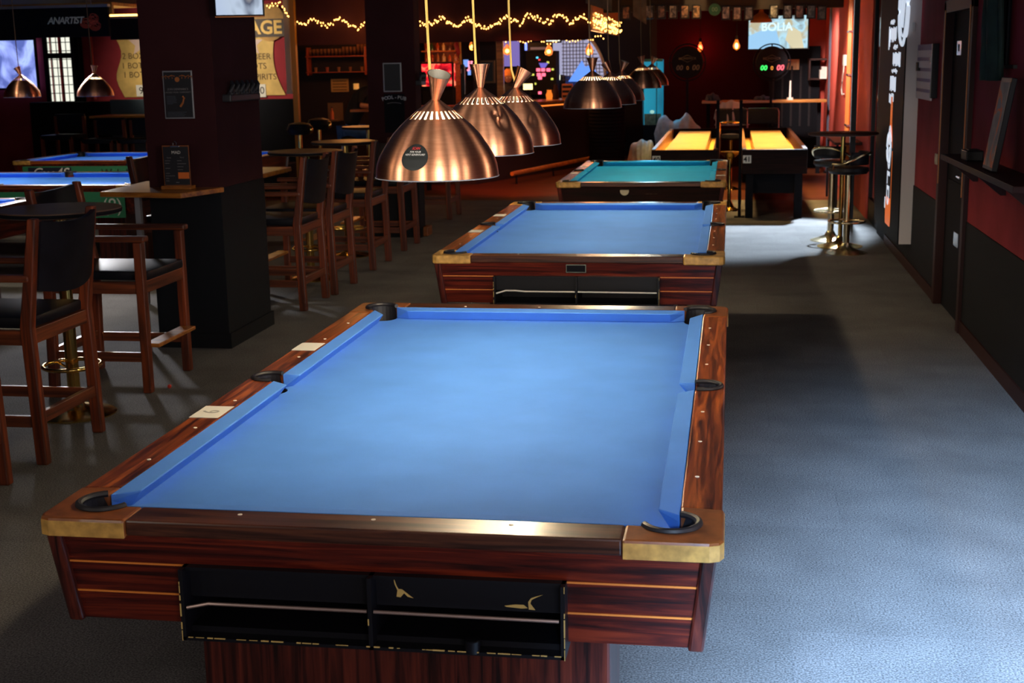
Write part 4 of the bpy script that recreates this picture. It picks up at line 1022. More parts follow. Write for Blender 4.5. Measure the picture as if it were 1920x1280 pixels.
for (x, lab) in ((1346, 'thin black upright pole at the left of the gap between the shuffleboards'), (1389, 'thin black upright pole at the right of the gap between the shuffleboards')):
    q = AY(x, 230, 11.9)
    o = MB().box(-.018, .018, -.018, .018, 0, 1.36).box(-.06, .06, -.06, .06, 0, .012).build('pole', 'blackmatte'); o.location = (q.x, 11.85, 0); o['label'] = lab; o['category'] = 'pole'

# ------------------------------------------------------------------ back area
def P3(a, b, y): return AY(a, b, y)
yq = 17.75
M['ledg'] = emis('led_green', (.05, 1, .15), 1.3); M['ledr'] = emis('led_red', (1, .12, .16), 1.6); M['ledo'] = emis('led_orange', (1, .35, .05), 1.3)
M['led0'] = mat('led_off', (.16, .12, .08), .6)
for (a, lab, on) in ((1289, 'round black scoreboard with unlit brown digits, left of the red wall glow', 0), (1447, 'round black scoreboard with lit green and red digits below the wall screen', 1)):
    q = P3(a, 117, yq)
    T = thing('scoreboard', lab, 'scoreboard', q, 0, 'round shuffleboard scoreboards')
    R = MB().lathe([(.24, 0), (.25, .02), (.25, .07), (.235, .085)], 44, Matrix.Translation((0, .04, 0)) @ Matrix.Rotation(PI/2, 4, 'X')).build('face', 'blackmatte', T, smooth=True)
    MB().tube([(.285*math.cos(2*PI*i/44), .0, .285*math.sin(2*PI*i/44)) for i in range(44)], .010, 8, True).tube([(0, 0, .24), (0, 0, .285)], .01).tube([(.24, 0, 0), (.285, 0, 0)], .01).tube([(-.24, 0, 0), (-.285, 0, 0)], .01).build('outer_ring', 'blackmatte', T, smooth=True)
    text('maker_name', 'BRUNSWICK', .048, 'led0', T, facing((0, -.05, .06)), .001)
    dm = [(.0, .115), (.13, .06), (.0, .005), (-.13, .06)]
    MB().tube([(x, -.046, z) for x, z in dm], .003, 5, True).build('emblem', 'led0', T)
    text('score', '00', .105, 'ledg' if on else 'led0', T, facing((-.125, -.05, -.085)), .001, shear=.15, bold=.003)
    text('score', '0', .085, 'ledo' if on else 'chip', T, facing((0.005, -.05, -.09)), .001)
    text('score', '00', .115, 'ledr' if on else 'led0', T, facing((.13, -.05, -.085)), .001, shear=.15, bold=.003)
    MB().box(-.02, .02, .0, .04, -q.z, -.22).build('stand', 'blackmatte', T)
# wall screen with its advert
M['tvB'] = screen('tv_advert', [(.36, (.05, .10, .12)), (.45, (.25, .30, .30)), (.52, (.45, .75, .9)), (.62, (.5, .45, .3))], (2.6, 2.6, 2.0), .9, 2.7, 4, 1.2)
c0, c1 = P3(1404, 31, 18.6), P3(1514, 90, 18.6)
T = thing('wall_screen', 'wall screen playing an advert with the word BOLIA above the lit scoreboard', 'television', ((c0.x+c1.x)/2, 18.6, (c0.z+c1.z)/2), math.radians(-8))
hw_, hh_ = abs(c1.x-c0.x)/2, abs(c0.z-c1.z)/2
MB().box(-hw_-.02, hw_+.02, 0, .06, -hh_-.02, hh_+.02, .006).build('housing', 'black', T)
pc_ = MB().box(-hw_, hw_, -.005, 0, -hh_, hh_).build('picture', 'tvB', T)
MB()._add([(-hw_, -.007, -hh_), (.05, -.007, -hh_), (-.02, -.007, .02), (-.25, -.007, .04), (-hw_, -.007, -.05)], [(0, 1, 2, 3, 4)]).build('picture_shape', emis('tv_paleblue', (.35, .65, .95), .8), pc_)
MB()._add([(.12, -.007, -.12), (.24, -.007, -hh_), (.42, -.007, -hh_), (.36, -.007, .0), (.18, -.007, .10)], [(0, 1, 2, 3, 4)]).build('picture_shape', emis('tv_cream', (.75, .68, .45), .8), pc_)
text('lettering', 'BOLIA', .18, emis('tv_white', (.6, .85, 1), 1.1), pc_, facing((-.02, -.012, .08)), .001, bold=.003)
# red and orange lamps on the back wall
for a, b, lab, r, col in ((1313, 88, 'small red-glowing wall lamp beside the left scoreboard', .035, (1, .25, .06)), (1381, 84, 'bare orange filament bulb hanging between the two scoreboards', .05, (1, .5, .15))):
    q = P3(a, b, 19.1 if a == 1313 else 17.8)
    T = thing('filament_lamp', lab, 'lamp', q)
    MB().lathe([(.005, -.085), (r, -.05), (r*1.1, -.01), (r*.5, .06), (.018, .09)], 18, caps=False).build('glass', 'amberglass', T, smooth=True)
    MB().sphere((0, 0, -.015), r*.5, 10, (1, 1, 1.8)).build('filament', emis('fil_%d' % a, col, 12), T, smooth=True)
    MB().lathe([(.02, .08), (.02, .14)], 12).tube([(0, 0, .14), (0, 0, 2.79-q.z)], .004, 6).build('cord', 'blackmatte', T)
light('POINT', (P3(1313, 88, 19.35).x, 19.3, P3(1313, 88, 19.35).z), 5, (1, .02, .03), size=.03, name='red_wall_glow')
light('POINT', P3(1381, 84, 17.6), 3, (1, .4, .12), size=.04, name='filament_glow')
# small copper lamp in front of the wall screen
q = P3(1427, 42, 16.6)
T = thing('pendant_lamp', 'small orange-brown pendant lamp in front of the BOLIA wall screen', 'lamp', q)
MB().lathe([(.165, 0), (.15, .045), (.10, .10), (.04, .14), (.025, .19), (.05, .26)], 32, caps=False).build('shade', 'orangetrim', T, smooth=True)
MB().tube([(0, 0, .2), (0, 0, 2.79-q.z)], .005, 6).build('cord', 'cordd', T)
# hanging fabric banners at the top
for (a0, a1, b, y, lab) in ((1098, 1147, 22, 14.0, 'grey hanging panel with a slanted lower edge left of the beam pictures'), (1187, 1212, 46, 14.6, 'narrow grey-brown hanging panel over the small far copper lamps')):
    p0, p1 = P3(a0, b-16, y), P3(a1, b, y)
    T = thing('ceiling_banner', lab, 'banner', (p0.x, y, 0))
    MB()._add([(0, 0, 2.79), (p1.x-p0.x, 0, 2.79), (p1.x-p0.x, 0, p1.z), (0, 0, p0.z), (0, .015, 2.79), (p1.x-p0.x, .015, 2.79), (p1.x-p0.x, .015, p1.z), (0, .015, p0.z)],
              [(0, 1, 2, 3), (7, 6, 5, 4), (0, 4, 5, 1), (1, 5, 6, 2), (2, 6, 7, 3), (3, 7, 4, 0)]).build('sheet', mat('dusty_grey', (.12, .10, .08), .7, noise=.4, nscale=7), T)
    MB().box(-.01, p1.x-p0.x+.01, -.01, .025, 2.775, 2.79).build('rail', 'black', T)

# aquarium-like cyan display tank
a, b = P3(1206, 112, 17.0), P3(1242, 234, 17.0)
T = thing('display_tank', 'tall cyan-lit glass tank left of the left scoreboard', 'tank', ((a.x+b.x)/2, 17.0, b.z))
hw_ = (b.x-a.x)/2; H_ = a.z-b.z
MB().box(-hw_, hw_, 0, .3, -b.z, 0, .004).build('cabinet', 'blackmatte', T)
M['cyan'] = screen('tank_water', [(.35, (.0, .12, .22)), (.65, (.01, .32, .48))], (1.5, 1.5, .8), .7, 1.1, 2, .2)
MB().box(-hw_, hw_, .02, .28, .0, H_).build('water', 'cyan', T)
MB().box(-hw_-.01, -hw_+.012, -.0, .02, 0, H_).box(hw_-.10, hw_-.085, 0, .02, 0, H_-.04).box(-hw_, hw_, 0, .02, H_-.03, H_+.01).build('frame', mat('tank_frame', (.02, .2, .25), .4), T)
gr_ = MB().box(-hw_+.02, hw_-.02, .0, .018, 0, .17).build('gravel', mat('tank_gravel', (.14, .20, .12), .7, noise=.5, nscale=18), T)
MB().sphere((-.01, .01, .20), .035, 12, (1, .3, .8)).build('shell', emis('shell_white', (.4, .75, .65), .7), T, smooth=True)
light('AREA', (a.x+.1, 16.7, 1.7), 5, (.1, .6, 1), (a.x-.1, 14.5, 0), size=.25, sizey=.9, name='tank_glow')

# pale plastic sheet heaped behind the left shuffleboard
def heap(name, label, cat, pts, y, m, d=.25, amp=.04, seed=1, floor=False):
    rnd = random.Random(seed); P_ = [AY(a, b, y) for a, b in pts]
    xs = [p.x for p in P_]; z0 = floor if isinstance(floor, float) else 0. if floor else min(p.z for p in P_)-.02; x0, x1 = min(xs), max(xs)
    def top(x):
        best = z0
        for p, q in zip(P_[:-1], P_[1:]):
            if min(p.x, q.x)-1e-9 <= x <= max(p.x, q.x)+1e-9 and abs(q.x-p.x) > 1e-9:
                best = max(best, p.z+(q.z-p.z)*(x-p.x)/(q.x-p.x))
        return best
    cx = (x0+x1)/2
    def fn(u, v):
        x = x0+(x1-x0)*u; a = PI*v; h = top(x)-z0
        return (x-cx+.015*math.sin(v*9+u*5), -math.cos(a)*d*(.5+.5*math.sin(u*PI))+.012*math.sin(u*31), (math.sin(a)**.7)*h+amp*.4*math.sin(u*23+v*7)*math.sin(a))
    o = MB().grid(fn, 40, 16).build(name, m, smooth=True)
    o.location = (cx, y, z0); o['label'] = label; o['category'] = cat
    return o
heap('plastic_bag', 'crumpled pale plastic bag at the far left corner of the left shuffleboard', 'bag', [(1228, 250), (1236, 222), (1250, 216), (1262, 228), (1272, 225), (1284, 210), (1298, 224), (1313, 240)], 16.79, 'plastic', .15, .04, 1, True)
heap('plastic_bag', 'blue-white plastic sheet spilling on the floor left of the left shuffleboard', 'bag', [(1178, 300), (1184, 272), (1200, 262), (1222, 264), (1232, 300)], 16.2, 'plastic', .3, .03, 4, True)
# counter at the very back with chairs and coats
yb = 17.9
a, b = P3(1316, 192, yb), P3(1550, 194, yb)
T = thing('high_table', 'long high table with a yellow-lit front edge below the scoreboards', 'table', ((a.x+b.x)/2, yb, 0))
hw_ = (b.x-a.x)/2
MB().box(-hw_, hw_, 0, .5, a.z-.02, a.z+.02, .004).build('table_top', 'orangewood', T)
for x in (-hw_+.1, hw_-.1): MB().box(x-.03, x+.03, .2, .26, 0, a.z-.02).build('leg', 'blackmatte', T)
def steel_chair(label, px, loc):
    T = thing('steel_frame_chair', label, 'chair', loc, 0, 'black chairs with chrome frames at the back')
    for s in (1, -1):
        MB().tube([(s*.24, -.02, .0), (s*.24, 0, 1.03), (s*.22, 0, 1.07)], .014, 8).build('back_post', 'steel', T, smooth=True)
        MB().tube([(s*.24, .42, 0), (s*.24, .42, .70), (s*.24, 0, .70)], .014, 8).build('front_leg', 'steel', T, smooth=True)
    MB().tube([(-.22, 0, 1.07), (.22, 0, 1.07)], .014, 8).build('top_rail', 'steel', T, smooth=True)
    MB().box(-.225, .225, -.02, .02, .84, 1.06, .01).build('back_pad', 'vinyl', T); MB().box(-.23, .23, .0, .42, .70, .75, .015).build('seat', 'vinyl', T)
    return T
q = P3(1370, 205, 16.95); c1_ = steel_chair('black chrome-framed chair with a white coat hung on it, at the back', 0, (P3(1372, 230, 17.2).x, 17.2, 0))
dup(c1_, (P3(1430, 230, 17.2).x, 17.2, 0), 0, 'empty black chrome-framed chair right of the one with the coat')
heap('coat', 'white coat draped over the left chrome-framed chair at the back', 'coat', [(1340, 222), (1343, 205), (1356, 192), (1370, 188), (1382, 190), (1396, 208), (1404, 232)], 17.28, 'whitecloth', .10, .03, 3)
heap('coat', 'dark navy coat lying on the back high table left of its middle', 'coat', [(1412, 192), (1416, 182), (1430, 178), (1446, 183), (1452, 193)], 18.15, 'navycloth', .2, .02, 5, a.z+.022)
heap('coat', 'dark coat heaped at the left end of the back high table', 'coat', [(1322, 192), (1326, 178), (1336, 174), (1346, 180), (1352, 192)], 18.15, 'navycloth', .2, .02, 6, a.z+.022)
T = thing('paper_notice', 'tan paper notice pinned right of the lit scoreboard', 'notice', P3(1487, 121, 19.29))
MB().box(-.10, .10, -.004, 0, -.085, .085).build('sheet', mat('tan_paper', (.62, .33, .16), .7), T)
ln = MB()
for k in range(6): ln.box(-.08, .06, -.006, -.004, .055-.024*k, .061-.024*k)
ln.build('writing', 'trim', T)
T = thing('cue_rack', 'black rack panel behind the high table under the wall screen', 'rack', (P3(1490, 150, 19.2).x, 19.3, 0))
MB().box(-.42, .42, 0, .08, 0, 2.02, .005).build('panel', 'blackmatte', T)
for k in range(5): MB().box(-.36+.15*k, -.33+.15*k, -.03, 0, .7, 1.7).build('cue_slot', 'darkwall', T)
T = thing('wall_cabinet', 'small open cabinet with white boxes on the back wall right of the notice', 'cabinet', P3(1536, 128, 19.0))
MB().box(-.16, .16, 0, .3, .13, .16).box(-.16, .16, 0, .3, -.19, -.16).box(-.17, -.14, 0, .3, -.19, .16).box(.14, .17, 0, .3, -.19, .16).build('case', 'trim', T)
T2_ = thing('carton', 'white and grey cartons inside the small back cabinet', 'box', P3(1545, 134, 18.95)); MB().box(-.07, .06, 0, .15, -.12, .03, .004).box(-.04, .07, 0, .15, .03, .08, .004).build('body', 'white', T2_)
T = thing('table_candle', 'thin pale candle standing on the back high table', 'candle', (P3(1481, 190, 18.1).x, 18.1, a.z+.02))
MB().lathe([(.015, .03), (.012, .30)], 12).build('stick', 'pearl', T); MB().lathe([(.05, 0), (.05, .035)], 16).build('holder', 'white', T)
# ------------------------------------------------------------------ bar on the left back
CZ = 1.20
cp = [(-6.2, 16.2), (-3.05, 16.2), (-1.25, 21.4)]
T = thing('bar_counter', 'long dark bar counter with a wooden top running to the back of the room', 'bar', (0, 0, 0))
MB().prism([(-4.0, 16.3), (-3.10, 16.3), (-1.30, 21.4), (-1.7, 21.4), (-3.4, 16.7), (-4.0, 16.7)], 0, CZ-.04).build('front', 'darkwall', T)
MB().prism([(-4.05, 16.1), (-2.98, 16.1), (-1.12, 21.4), (-1.75, 21.4), (-3.45, 16.75), (-4.05, 16.75)], CZ-.04, CZ).build('counter_top', 'ledgewood', T, bevel=.006)
MB().tube([(-3.05, 16.25, CZ-.08), (-1.22, 21.4, CZ-.08)], .012, 6).build('light_strip', emis('bar_strip', (1, .22, .03), 1.2), T)
# panelled cylinder end of the bar
T = thing('ribbed_drum', 'dark ribbed drum of corrugated sheet at the end of the bar', 'drum', (AY(1138, 240, 18.8).x, 18.8, 0))
MB().lathe([(.30+(.012 if k % 2 else 0), .03*k) for k in range(41)], 32).build('body', 'blackmatte', T, smooth=True)
# wooden rail on short posts beside the bar, over the red boards
a, b = AZ(960, 327, .16), AZ(1105, 298, .16)
T = thing('foot_rail', 'long orange wooden rail low over the red boards in front of the bar', 'rail', (a.x, a.y, 0))
d = b-a
MB().tube([(0, 0, .17), (d.x, d.y, .17)], .035, 8).build('rail', 'orangewood', T, smooth=True)
for k in (.05, .5, .95): MB().tube([(d.x*k, d.y*k, 0), (d.x*k, d.y*k, .15)], .015, 6).build('rail_post', 'blackmatte', T)
# canopy above the bar
yf = 14.4; zf = 2.05
xr = AY(1107, 40, yf).x; xe = AY(1158, 66, 18.6).x
T = thing('bar_canopy', 'dark maroon canopy board hanging over the bar with fairy lights along it', 'canopy', (0, 0, 0))
MB().box(AY(556, 40, yf).x, xr, yf, yf+.06, 2.12, 2.79).build('front_board', 'maroon', T)
MB().prism([(xr-.03, yf), (xr+.03, yf), (xe+.03, 18.6), (xe-.03, 18.6)], 2.24, 2.79).build('side_board', 'orangewood', T)
# fairy lights
def string(label, path, n, jitter, seed, group='strings of warm fairy lights', dots=.0085):
    rnd = random.Random(seed); path = [Vector(p) for p in path]
    T = thing('fairy_lights', label, 'string lights', path[0], 0, group)
    L = [0]
    for p, q in zip(path[:-1], path[1:]): L.append(L[-1]+(q-p).length)
    def at(s):
        for i in range(len(L)-1):
            if s <= L[i+1]+1e-9: return path[i].lerp(path[i+1], (s-L[i])/max(1e-9, L[i+1]-L[i]))
        return path[-1]
    wire = MB().tube([p-path[0] for p in path], .004, 5).build('wire', 'cordd', T)
    me = None
    for k in range(n):
        p = at(L[-1]*k/(n-1))-path[0]+Vector((rnd.uniform(-.3, .3)*jitter, -.012, rnd.uniform(-1, 1)*jitter))
        if me is None:
            o = MB().sphere((0, 0, 0), dots, 8, (1, 1, 1.3)).build('bulb', 'warmled', T, smooth=True); me = o
        else:
            o = me.copy(); COL.objects.link(o); o.parent = T
        o.location = p
S = lambda pts, y: [AY(a, b, y) for a, b in pts]
yl = yf-.02
string('fairy lights at the left, drooping across the post and the dark canopy', S([(502, 14), (515, 6), (528, 8), (538, 24), (548, 40), (562, 44), (572, 48), (582, 37), (594, 38), (604, 46), (614, 50), (624, 42), (636, 35), (646, 38), (656, 48), (670, 54), (682, 44), (693, 37)], yl), 70, .030, 1)
string('fairy lights behind the cords of the three nearest copper lamps', S([(787, 44), (800, 47), (815, 42), (828, 33), (838, 42), (852, 50), (866, 44), (878, 33), (890, 47), (905, 51), (920, 50), (932, 46)], yl), 66, .030, 2)
string('fairy lights right of the third lamp cord along the canopy', S([(934, 45), (946, 31), (958, 36), (968, 42), (976, 46), (988, 30), (1002, 32), (1016, 38), (1030, 42), (1046, 28), (1060, 32), (1070, 44), (1084, 34), (1094, 28), (1106, 42)], yl), 78, .033, 3)
sb = [Vector((xr+.05, yf, 2.42)), Vector((xr+.05+(xe-xr)*.5, yf+2.1, 2.40)), Vector((xe+.05, 18.6, 2.38))]
string('dense fairy lights along the receding right side of the canopy', sb, 84, .07, 4)
string('second dense fairy light strand on the receding side of the canopy', [v+Vector((0, .05, -.10)) for v in sb], 84, .05, 5)
string('lower fairy lights above the filament bulbs behind the bar', [Vector((AY(940, 82, 17.5).x, 17.5, 2.79))]+S([(940, 82), (952, 76), (966, 74), (982, 82), (1000, 72), (1008, 70), (1020, 80), (1040, 80), (1052, 70), (1064, 76), (1080, 80), (1096, 68), (1108, 76), (1120, 66), (1132, 72)], 17.5), 52, .02, 6)
# filament bulbs
for a, b, lab in ((887, 86, 'left orange filament bulb hanging behind the bar beside the lit letters'), (951, 95, 'large round filament bulb left of the gaming machine'), (1029, 96, 'large round filament bulb in front of the gaming machine'), (1105, 95, 'filament bulb in front of the round barred window')):
    q = AY(a, b, 17.2)
    T = thing('filament_bulb', lab, 'lamp', q, 0, 'filament bulbs over the bar')
    MB().lathe([(.01, -.07), (.05, -.055), (.065, -.01), (.05, .04), (.02, .09), (.018, .10)], 20, caps=False).build('glass', 'amberglass', T, smooth=True)
    MB().sphere((0, 0, -.005), .030, 10).build('filament', 'filament', T, smooth=True)
    MB().tube([(0, 0, .09), (0, 0, 2.78-q.z)], .004, 6).build('cord', 'cordd', T)
# wall behind the bar: things seen under the canopy, at y ~ 20-22
yr = 21.0
def panel(name, label, cat, a0, b0, a1, b1, y, m, d=.05, frame=None, group=None):
    p, q = AY(a0, b0, y), AY(a1, b1, y)
    T = thing(name, label, cat, ((p.x+q.x)/2, y, (p.z+q.z)/2), 0, group); hw, hh = abs(q.x-p.x)/2, abs(p.z-q.z)/2
    o = MB().box(-hw, hw, 0, d, -hh, hh, .003).build('panel', m, T)
    if frame:
        f = .03
        MB().box(-hw-f, hw+f, -.02, .02, hh, hh+f).box(-hw-f, hw+f, -.02, .02, -hh-f, -hh).box(-hw-f, -hw, -.02, .02, -hh, hh).box(hw, hw+f, -.02, .02, -hh, hh).build('frame', frame, T)
    return T, hw, hh
# posts of the bar front
for a, lab in ((938, 'orange-lit wooden upright post of the bar, right of the dark panel'), (893, 'thin dark red upright post of the bar beside the lit letters')):
    q0 = AY(a, 100, 16.9)
    o = MB().box(-.05, .05, -.05, .05, CZ, 2.79).box(-.07, .07, -.07, .07, CZ, CZ+.04).build('bar_post', 'orangewood' if a == 938 else 'trim'); o.location = (q0.x, 16.9, 0); o['label'] = lab; o['category'] = 'post'
T, a, b = panel('dark_panel', 'dark upright wall panel with a thin-framed poster between the bar posts', 'panel', 899, 60, 932, 190, 17.1, 'darkwall')
T2, a, b = panel('poster', 'thin-framed dark poster on the panel between the bar posts', 'poster', 902, 117, 925, 152, 17.05, 'printdark', .02, 'cordd')
# back bar shelves with bottles (left bay)
p0, p1 = AY(788, 40, 19.5), AY(858, 118, 19.5)
T = thing('bottle_shelf', 'reddish back-bar shelving behind the nearest lamp cord', 'shelf', ((p0.x+p1.x)/2, 19.5, 0)); hw = (p1.x-p0.x)/2
MB().box(-hw, hw, .25, .3, 1.1, 2.7).build('back_board', 'castbrown', T)
zs = [AY(820, b, 19.5).z for b in (54, 76, 96, 117)]
for z in zs: MB().box(-hw, hw, 0, .25, z-.012, z+.012).build('shelf_board', 'ledgewood', T)
rnd = random.Random(11)
cols = [mat('bottle_%d' % i, c, .15) for i, c in enumerate(((.35, .06, .02), (.5, .35, .12), (.04, .10, .03), (.3, .12, .04), (.08, .03, .03)))]
names = ['dark red', 'pale gold', 'dark green', 'amber', 'brown']
for si, z in enumerate(zs):
    for k in range(6):
        ci = rnd.randrange(5); r = rnd.uniform(.028, .036); h = rnd.uniform(.13, .17)
        T = thing('bottle', '%s bottle on the %s back-bar shelf' % (names[ci], ['top', 'second', 'third', 'lowest'][si]), 'bottle', ((p0.x+p1.x)/2-hw+.06+k*(2*hw-.12)/5, 19.62, z+.012), 0, 'bottles on the back-bar shelves')
        MB().lathe([(r, 0), (r, h*.6), (r*.35, h*.78), (r*.35, h)], 14).build('glass', cols[ci], T, smooth=True)
        MB().lathe([(r*.4, h), (r*.4, h+.012)], 10).build('cap', 'black', T)
# red lit fridge
M['redneon'] = screen('red_fridge', [(.35, (.12, .0, .005)), (.5, (.8, .01, .02)), (.62, (1, .25, .12))], (5, 5, 7), 1.3, 3.3, 3)
T, a, b = panel('drinks_fridge', 'red-lit drinks cooler under the back-bar shelves', 'fridge', 790, 120, 848, 161, 18.9, 'redneon', .3, 'blackmatte')
MB().box(-a, a, 0, .3, -T.location.z, -b-.03, .004).build('base', 'blackmatte', T)
T, a, b = panel('lit_letters', 'pink and blue lit sign with the letters JE beside the thin red post', 'sign', 869, 112, 892, 150, 22.54, 'blackmatte', .06)
text('lettering', 'JE', .20, emis('pinkneon', (1, .22, .30), 1.8), T, facing((a*.35, -.012, b*.45)), .002, bold=.006)
MB().box(-a, -a*.15, -.01, 0, b*.3, b).box(-a*.3, a*.2, -.01, 0, -b*.5, 0).build('blue_block', emis('blueblock', (.2, .35, .9), 1.0), T)
# arcade jackpot machine
T, a, b = panel('gaming_machine', 'dark gaming machine with pink and yellow lights behind the third lamp', 'machine', 986, 96, 1043, 178, 20.0, 'blackmatte', .5)
pk = emis('machine_pink', (1, .12, .2), 1.8); yl_ = emis('machine_yellow', (.7, .7, .1), 1.0); bl = emis('machine_cyan', (.1, .6, .9), 1.3); pu = emis('machine_purple', (.15, .12, .6), .9)
MB().box(-a*.8, a*.8, .05, .4, CZ-T.location.z, -b).build('feet', 'blackmatte', T)
def dotp(a_, b_, r, m, nm='light'):
    q = AY(a_, b_, 19.97)-T.location
    MB().box(-r, r, -.01, .01, -r*.8, r*.8, r*.3).build(nm, m, T).location = (q.x, -.01, q.z)
for a_ in (1009, 1018, 1028): dotp(a_, 131, .036, pk, 'reel_light')
for a_, b_ in ((1010, 140), (1019, 140), (1012, 146)): dotp(a_, b_, .036, pk, 'reel_light')
for a_, b_ in ((999, 140), (1036, 130), (1035, 148), (1003, 157), (1027, 117)): dotp(a_, b_, .022, yl_, 'button_light')
dotp(1007, 108, .02, bl); dotp(1011, 112, .018, emis('machine_red', (.9, .05, .05), 1.2)); dotp(1012, 174, .03, pk)
q0 = [AY(*p, 19.96)-T.location for p in ((1010, 118), (1028, 118), (1022, 127), (1014, 127))]
MB()._add([(p.x, -.02, p.z) for p in q0], [(0, 1, 2, 3)]).build('purple_screen', pu, T)
T, a, b = panel('advert_screen', 'dark screen with a blue upright stripe above the gaming machine', 'screen', 984, 80, 1036, 95, 19.93, 'black', .06)
MB().box(-a, -a+.04, -.01, 0, -b*.8, b).build('blue_stripe', emis('bluestripe', (.15, .25, 1), 2), T)
MB().box(-a*.6, a*.5, -.008, 0, -b*.7, -b*.1).build('picture', emis('scr_dim', (.25, .12, .1), .5), T)
# big round window with bars, cool daylight outside
cx, rr_ = AY(1056, 140, 21.5), .72
T = thing('window_2', 'x', 'x', (cx.x, 21.5, cx.z)); 
for k in ('label', 'category'): del T[k]
T['kind'] = 'structure'
day = emis('cool_daylight', (.42, .42, .62), .75)
fan = [(0, 0)]+[(.80*math.cos(math.radians(a_)), .98*math.sin(math.radians(a_))-.10) for a_ in range(-8, 112, 6)]+[(-.30, .0)]
def fanp(mb, sc_, y0, y1):
    n = len(fan); pts = [(x*sc_, z*sc_) for x, z in fan]
    mb._add([(x, y0, z) for x, z in pts]+[(x, y1, z) for x, z in pts], [list(range(n)), list(range(n, 2*n))[::-1]]+[(i, (i+1) % n, n+(i+1) % n, n+i) for i in range(n)])
mb = MB(); fanp(mb, 1, 0, .02); mb.build('pane', day, T)
gm = MB()
for k in range(12): gm.box(-.0+.062*k, .014+.062*k, -.02, 0, -.12, .80-(k/12)**2*.72)
for k in range(14): gm.box(-.02, .78-(k/14)**2.2*.6, -.022, 0, -.10+.066*k, -.085+.066*k)
gm.build('bars', mat('window_bar', (.10, .09, .12), .6), T)
MB().tube([(x, -.02, z) for x, z in fan[1:-1]], .028, 8).build('arched_frame', mat('window_frame', (.75, .72, .75), .5), T)
MB()._add([(.10, -.03, -.13), (.72, -.03, -.13), (.55, -.03, .18), (.42, -.03, .14), (.36, -.03, .26)], [(0, 1, 2, 3, 4)]).build('blue_sign', emis('bluesign', (.12, .3, 1), 1.0), T)
T, a, b = panel('wall_screen', 'pale lilac screen behind the left round filament bulb', 'television', 942, 70, 975, 124, 20.6, emis('lilac', (.16, .13, .42), .9), .05, 'blackmatte')
T, a, b = panel('menu_light', 'white-lit menu board above the bar, top right of the gaming machine', 'sign', 1024, 66, 1050, 77, 20.4, emis('menu_white', (.85, .9, .75), 1.6), .03, 'blackmatte')
MB().tube([(0, .01, b), (0, .01, 2.79-T.location.z)], .006, 6).build('cord', 'black', T)
T, a, b = panel('light_tube', 'upright white light tube right of the gaming machine', 'lamp', 1045, 100, 1050, 150, 22.57, emis('tube_white', (.85, .9, .7), 1.5), .03)
T, a, b = panel('lit_box', 'yellow-white lit till display on the bar right of the third lamp', 'display', 981, 157, 999, 168, 18.5, emis('till', (1, .75, .3), 2), .12, 'blackmatte')
MB().box(-.03, .03, .03, .09, CZ-T.location.z, -b-.03).build('stand', 'blackmatte', T)
T, a, b = panel('wall_blue', 'deep blue wall panel right of the round barred window', 'panel', 1060, 128, 1142, 178, 21.9, mat('deep_blue', (.05, .14, .45), .6), .03)
# objects on the bar
for k, (a_, lab, m_, h) in enumerate(((1030, 'amber jar on the bar', 'amberglass', .16), (1042, 'dark jug on the bar', 'trim', .24), (1064, 'brown crate-like box on the bar', 'orangetrim', .26), (868, 'tall black and silver beer tap on the bar', 'black', .62))):
    q = AZ(a_, 184, CZ) if a_ > 900 else Vector((AY(868, 180, 17.3).x, 17.3, CZ))
    if a_ > 900: q = Vector((AY(a_, 190, 19.3).x, 19.3, CZ))
    T = thing(['glass_jar', 'jug', 'crate', 'beer_tap'][k], lab+(', left of the jug' if k == 0 else ', between the jar and the crate' if k == 1 else ', behind the large second-table lamp' if k == 2 else ' behind the nearest copper lamp'), ['jar', 'jug', 'box', 'beer tap'][k], (q.x, q.y, CZ))
    if k == 2:
        MB().box(-.09, .09, -.05, .05, 0, h, .005).build('body', m_, T)
        for j in range(3): MB().box(-.08, .08, -.055, -.05, .03+.08*j, .07+.08*j).build('slot', 'black', T)
    elif k == 3:
        MB().lathe([(.09, 0), (.09, .02), (.03, .04), (.035, h)], 20).build('column', m_, T, smooth=True)
        MB().box(.03, .045, -.02, .02, .15, h-.02).build('silver_front', 'steel', T)
        MB().tube([(0, -.03, h-.08), (0, -.10, h-.08), (0, -.11, h-.14)], .012).build('spout', 'steel', T)
    else:
        MB().lathe([(.05, 0), (.06, h*.5), (.035, h*.85), (.04, h)], 20).build('body', m_, T, smooth=True)
        MB().lathe([(.038, h), (.038, h+.02)], 16).build('lid', 'black', T)
# rounded orange-brown object hanging above the bar with a red and yellow tail
q = AY(858, 50, 17.6)
T = thing('hanging_ornament', 'orange-brown rounded ornament with a red and yellow tail hanging over the bar', 'ornament', q)
MB().lathe([(.02, -.16), (.07, -.12), (.085, 0), (.075, .10), (.03, .14)], 20).build('head', mat('ornament_skin', (.5, .2, .08), .6), T, smooth=True)
MB().tube([(-.02, 0, -.15), (-.03, 0, -.28), (.01, 0, -.42), (.0, 0, -.5)], [.03, .045, .04, .02], 8).build('red_tail', mat('ornament_red', (.5, .02, .02), .6), T, smooth=True)
MB().tube([(.03, .0, -.16), (.035, .0, -.5), (.05, 0, -.62)], .018, 6).build('yellow_tail', mat('ornament_yellow', (.7, .35, .05), .6), T, smooth=True)
MB().tube([(0, 0, .13), (0, 0, 2.79-q.z)], .006, 6).build('cord', 'cordd', T)

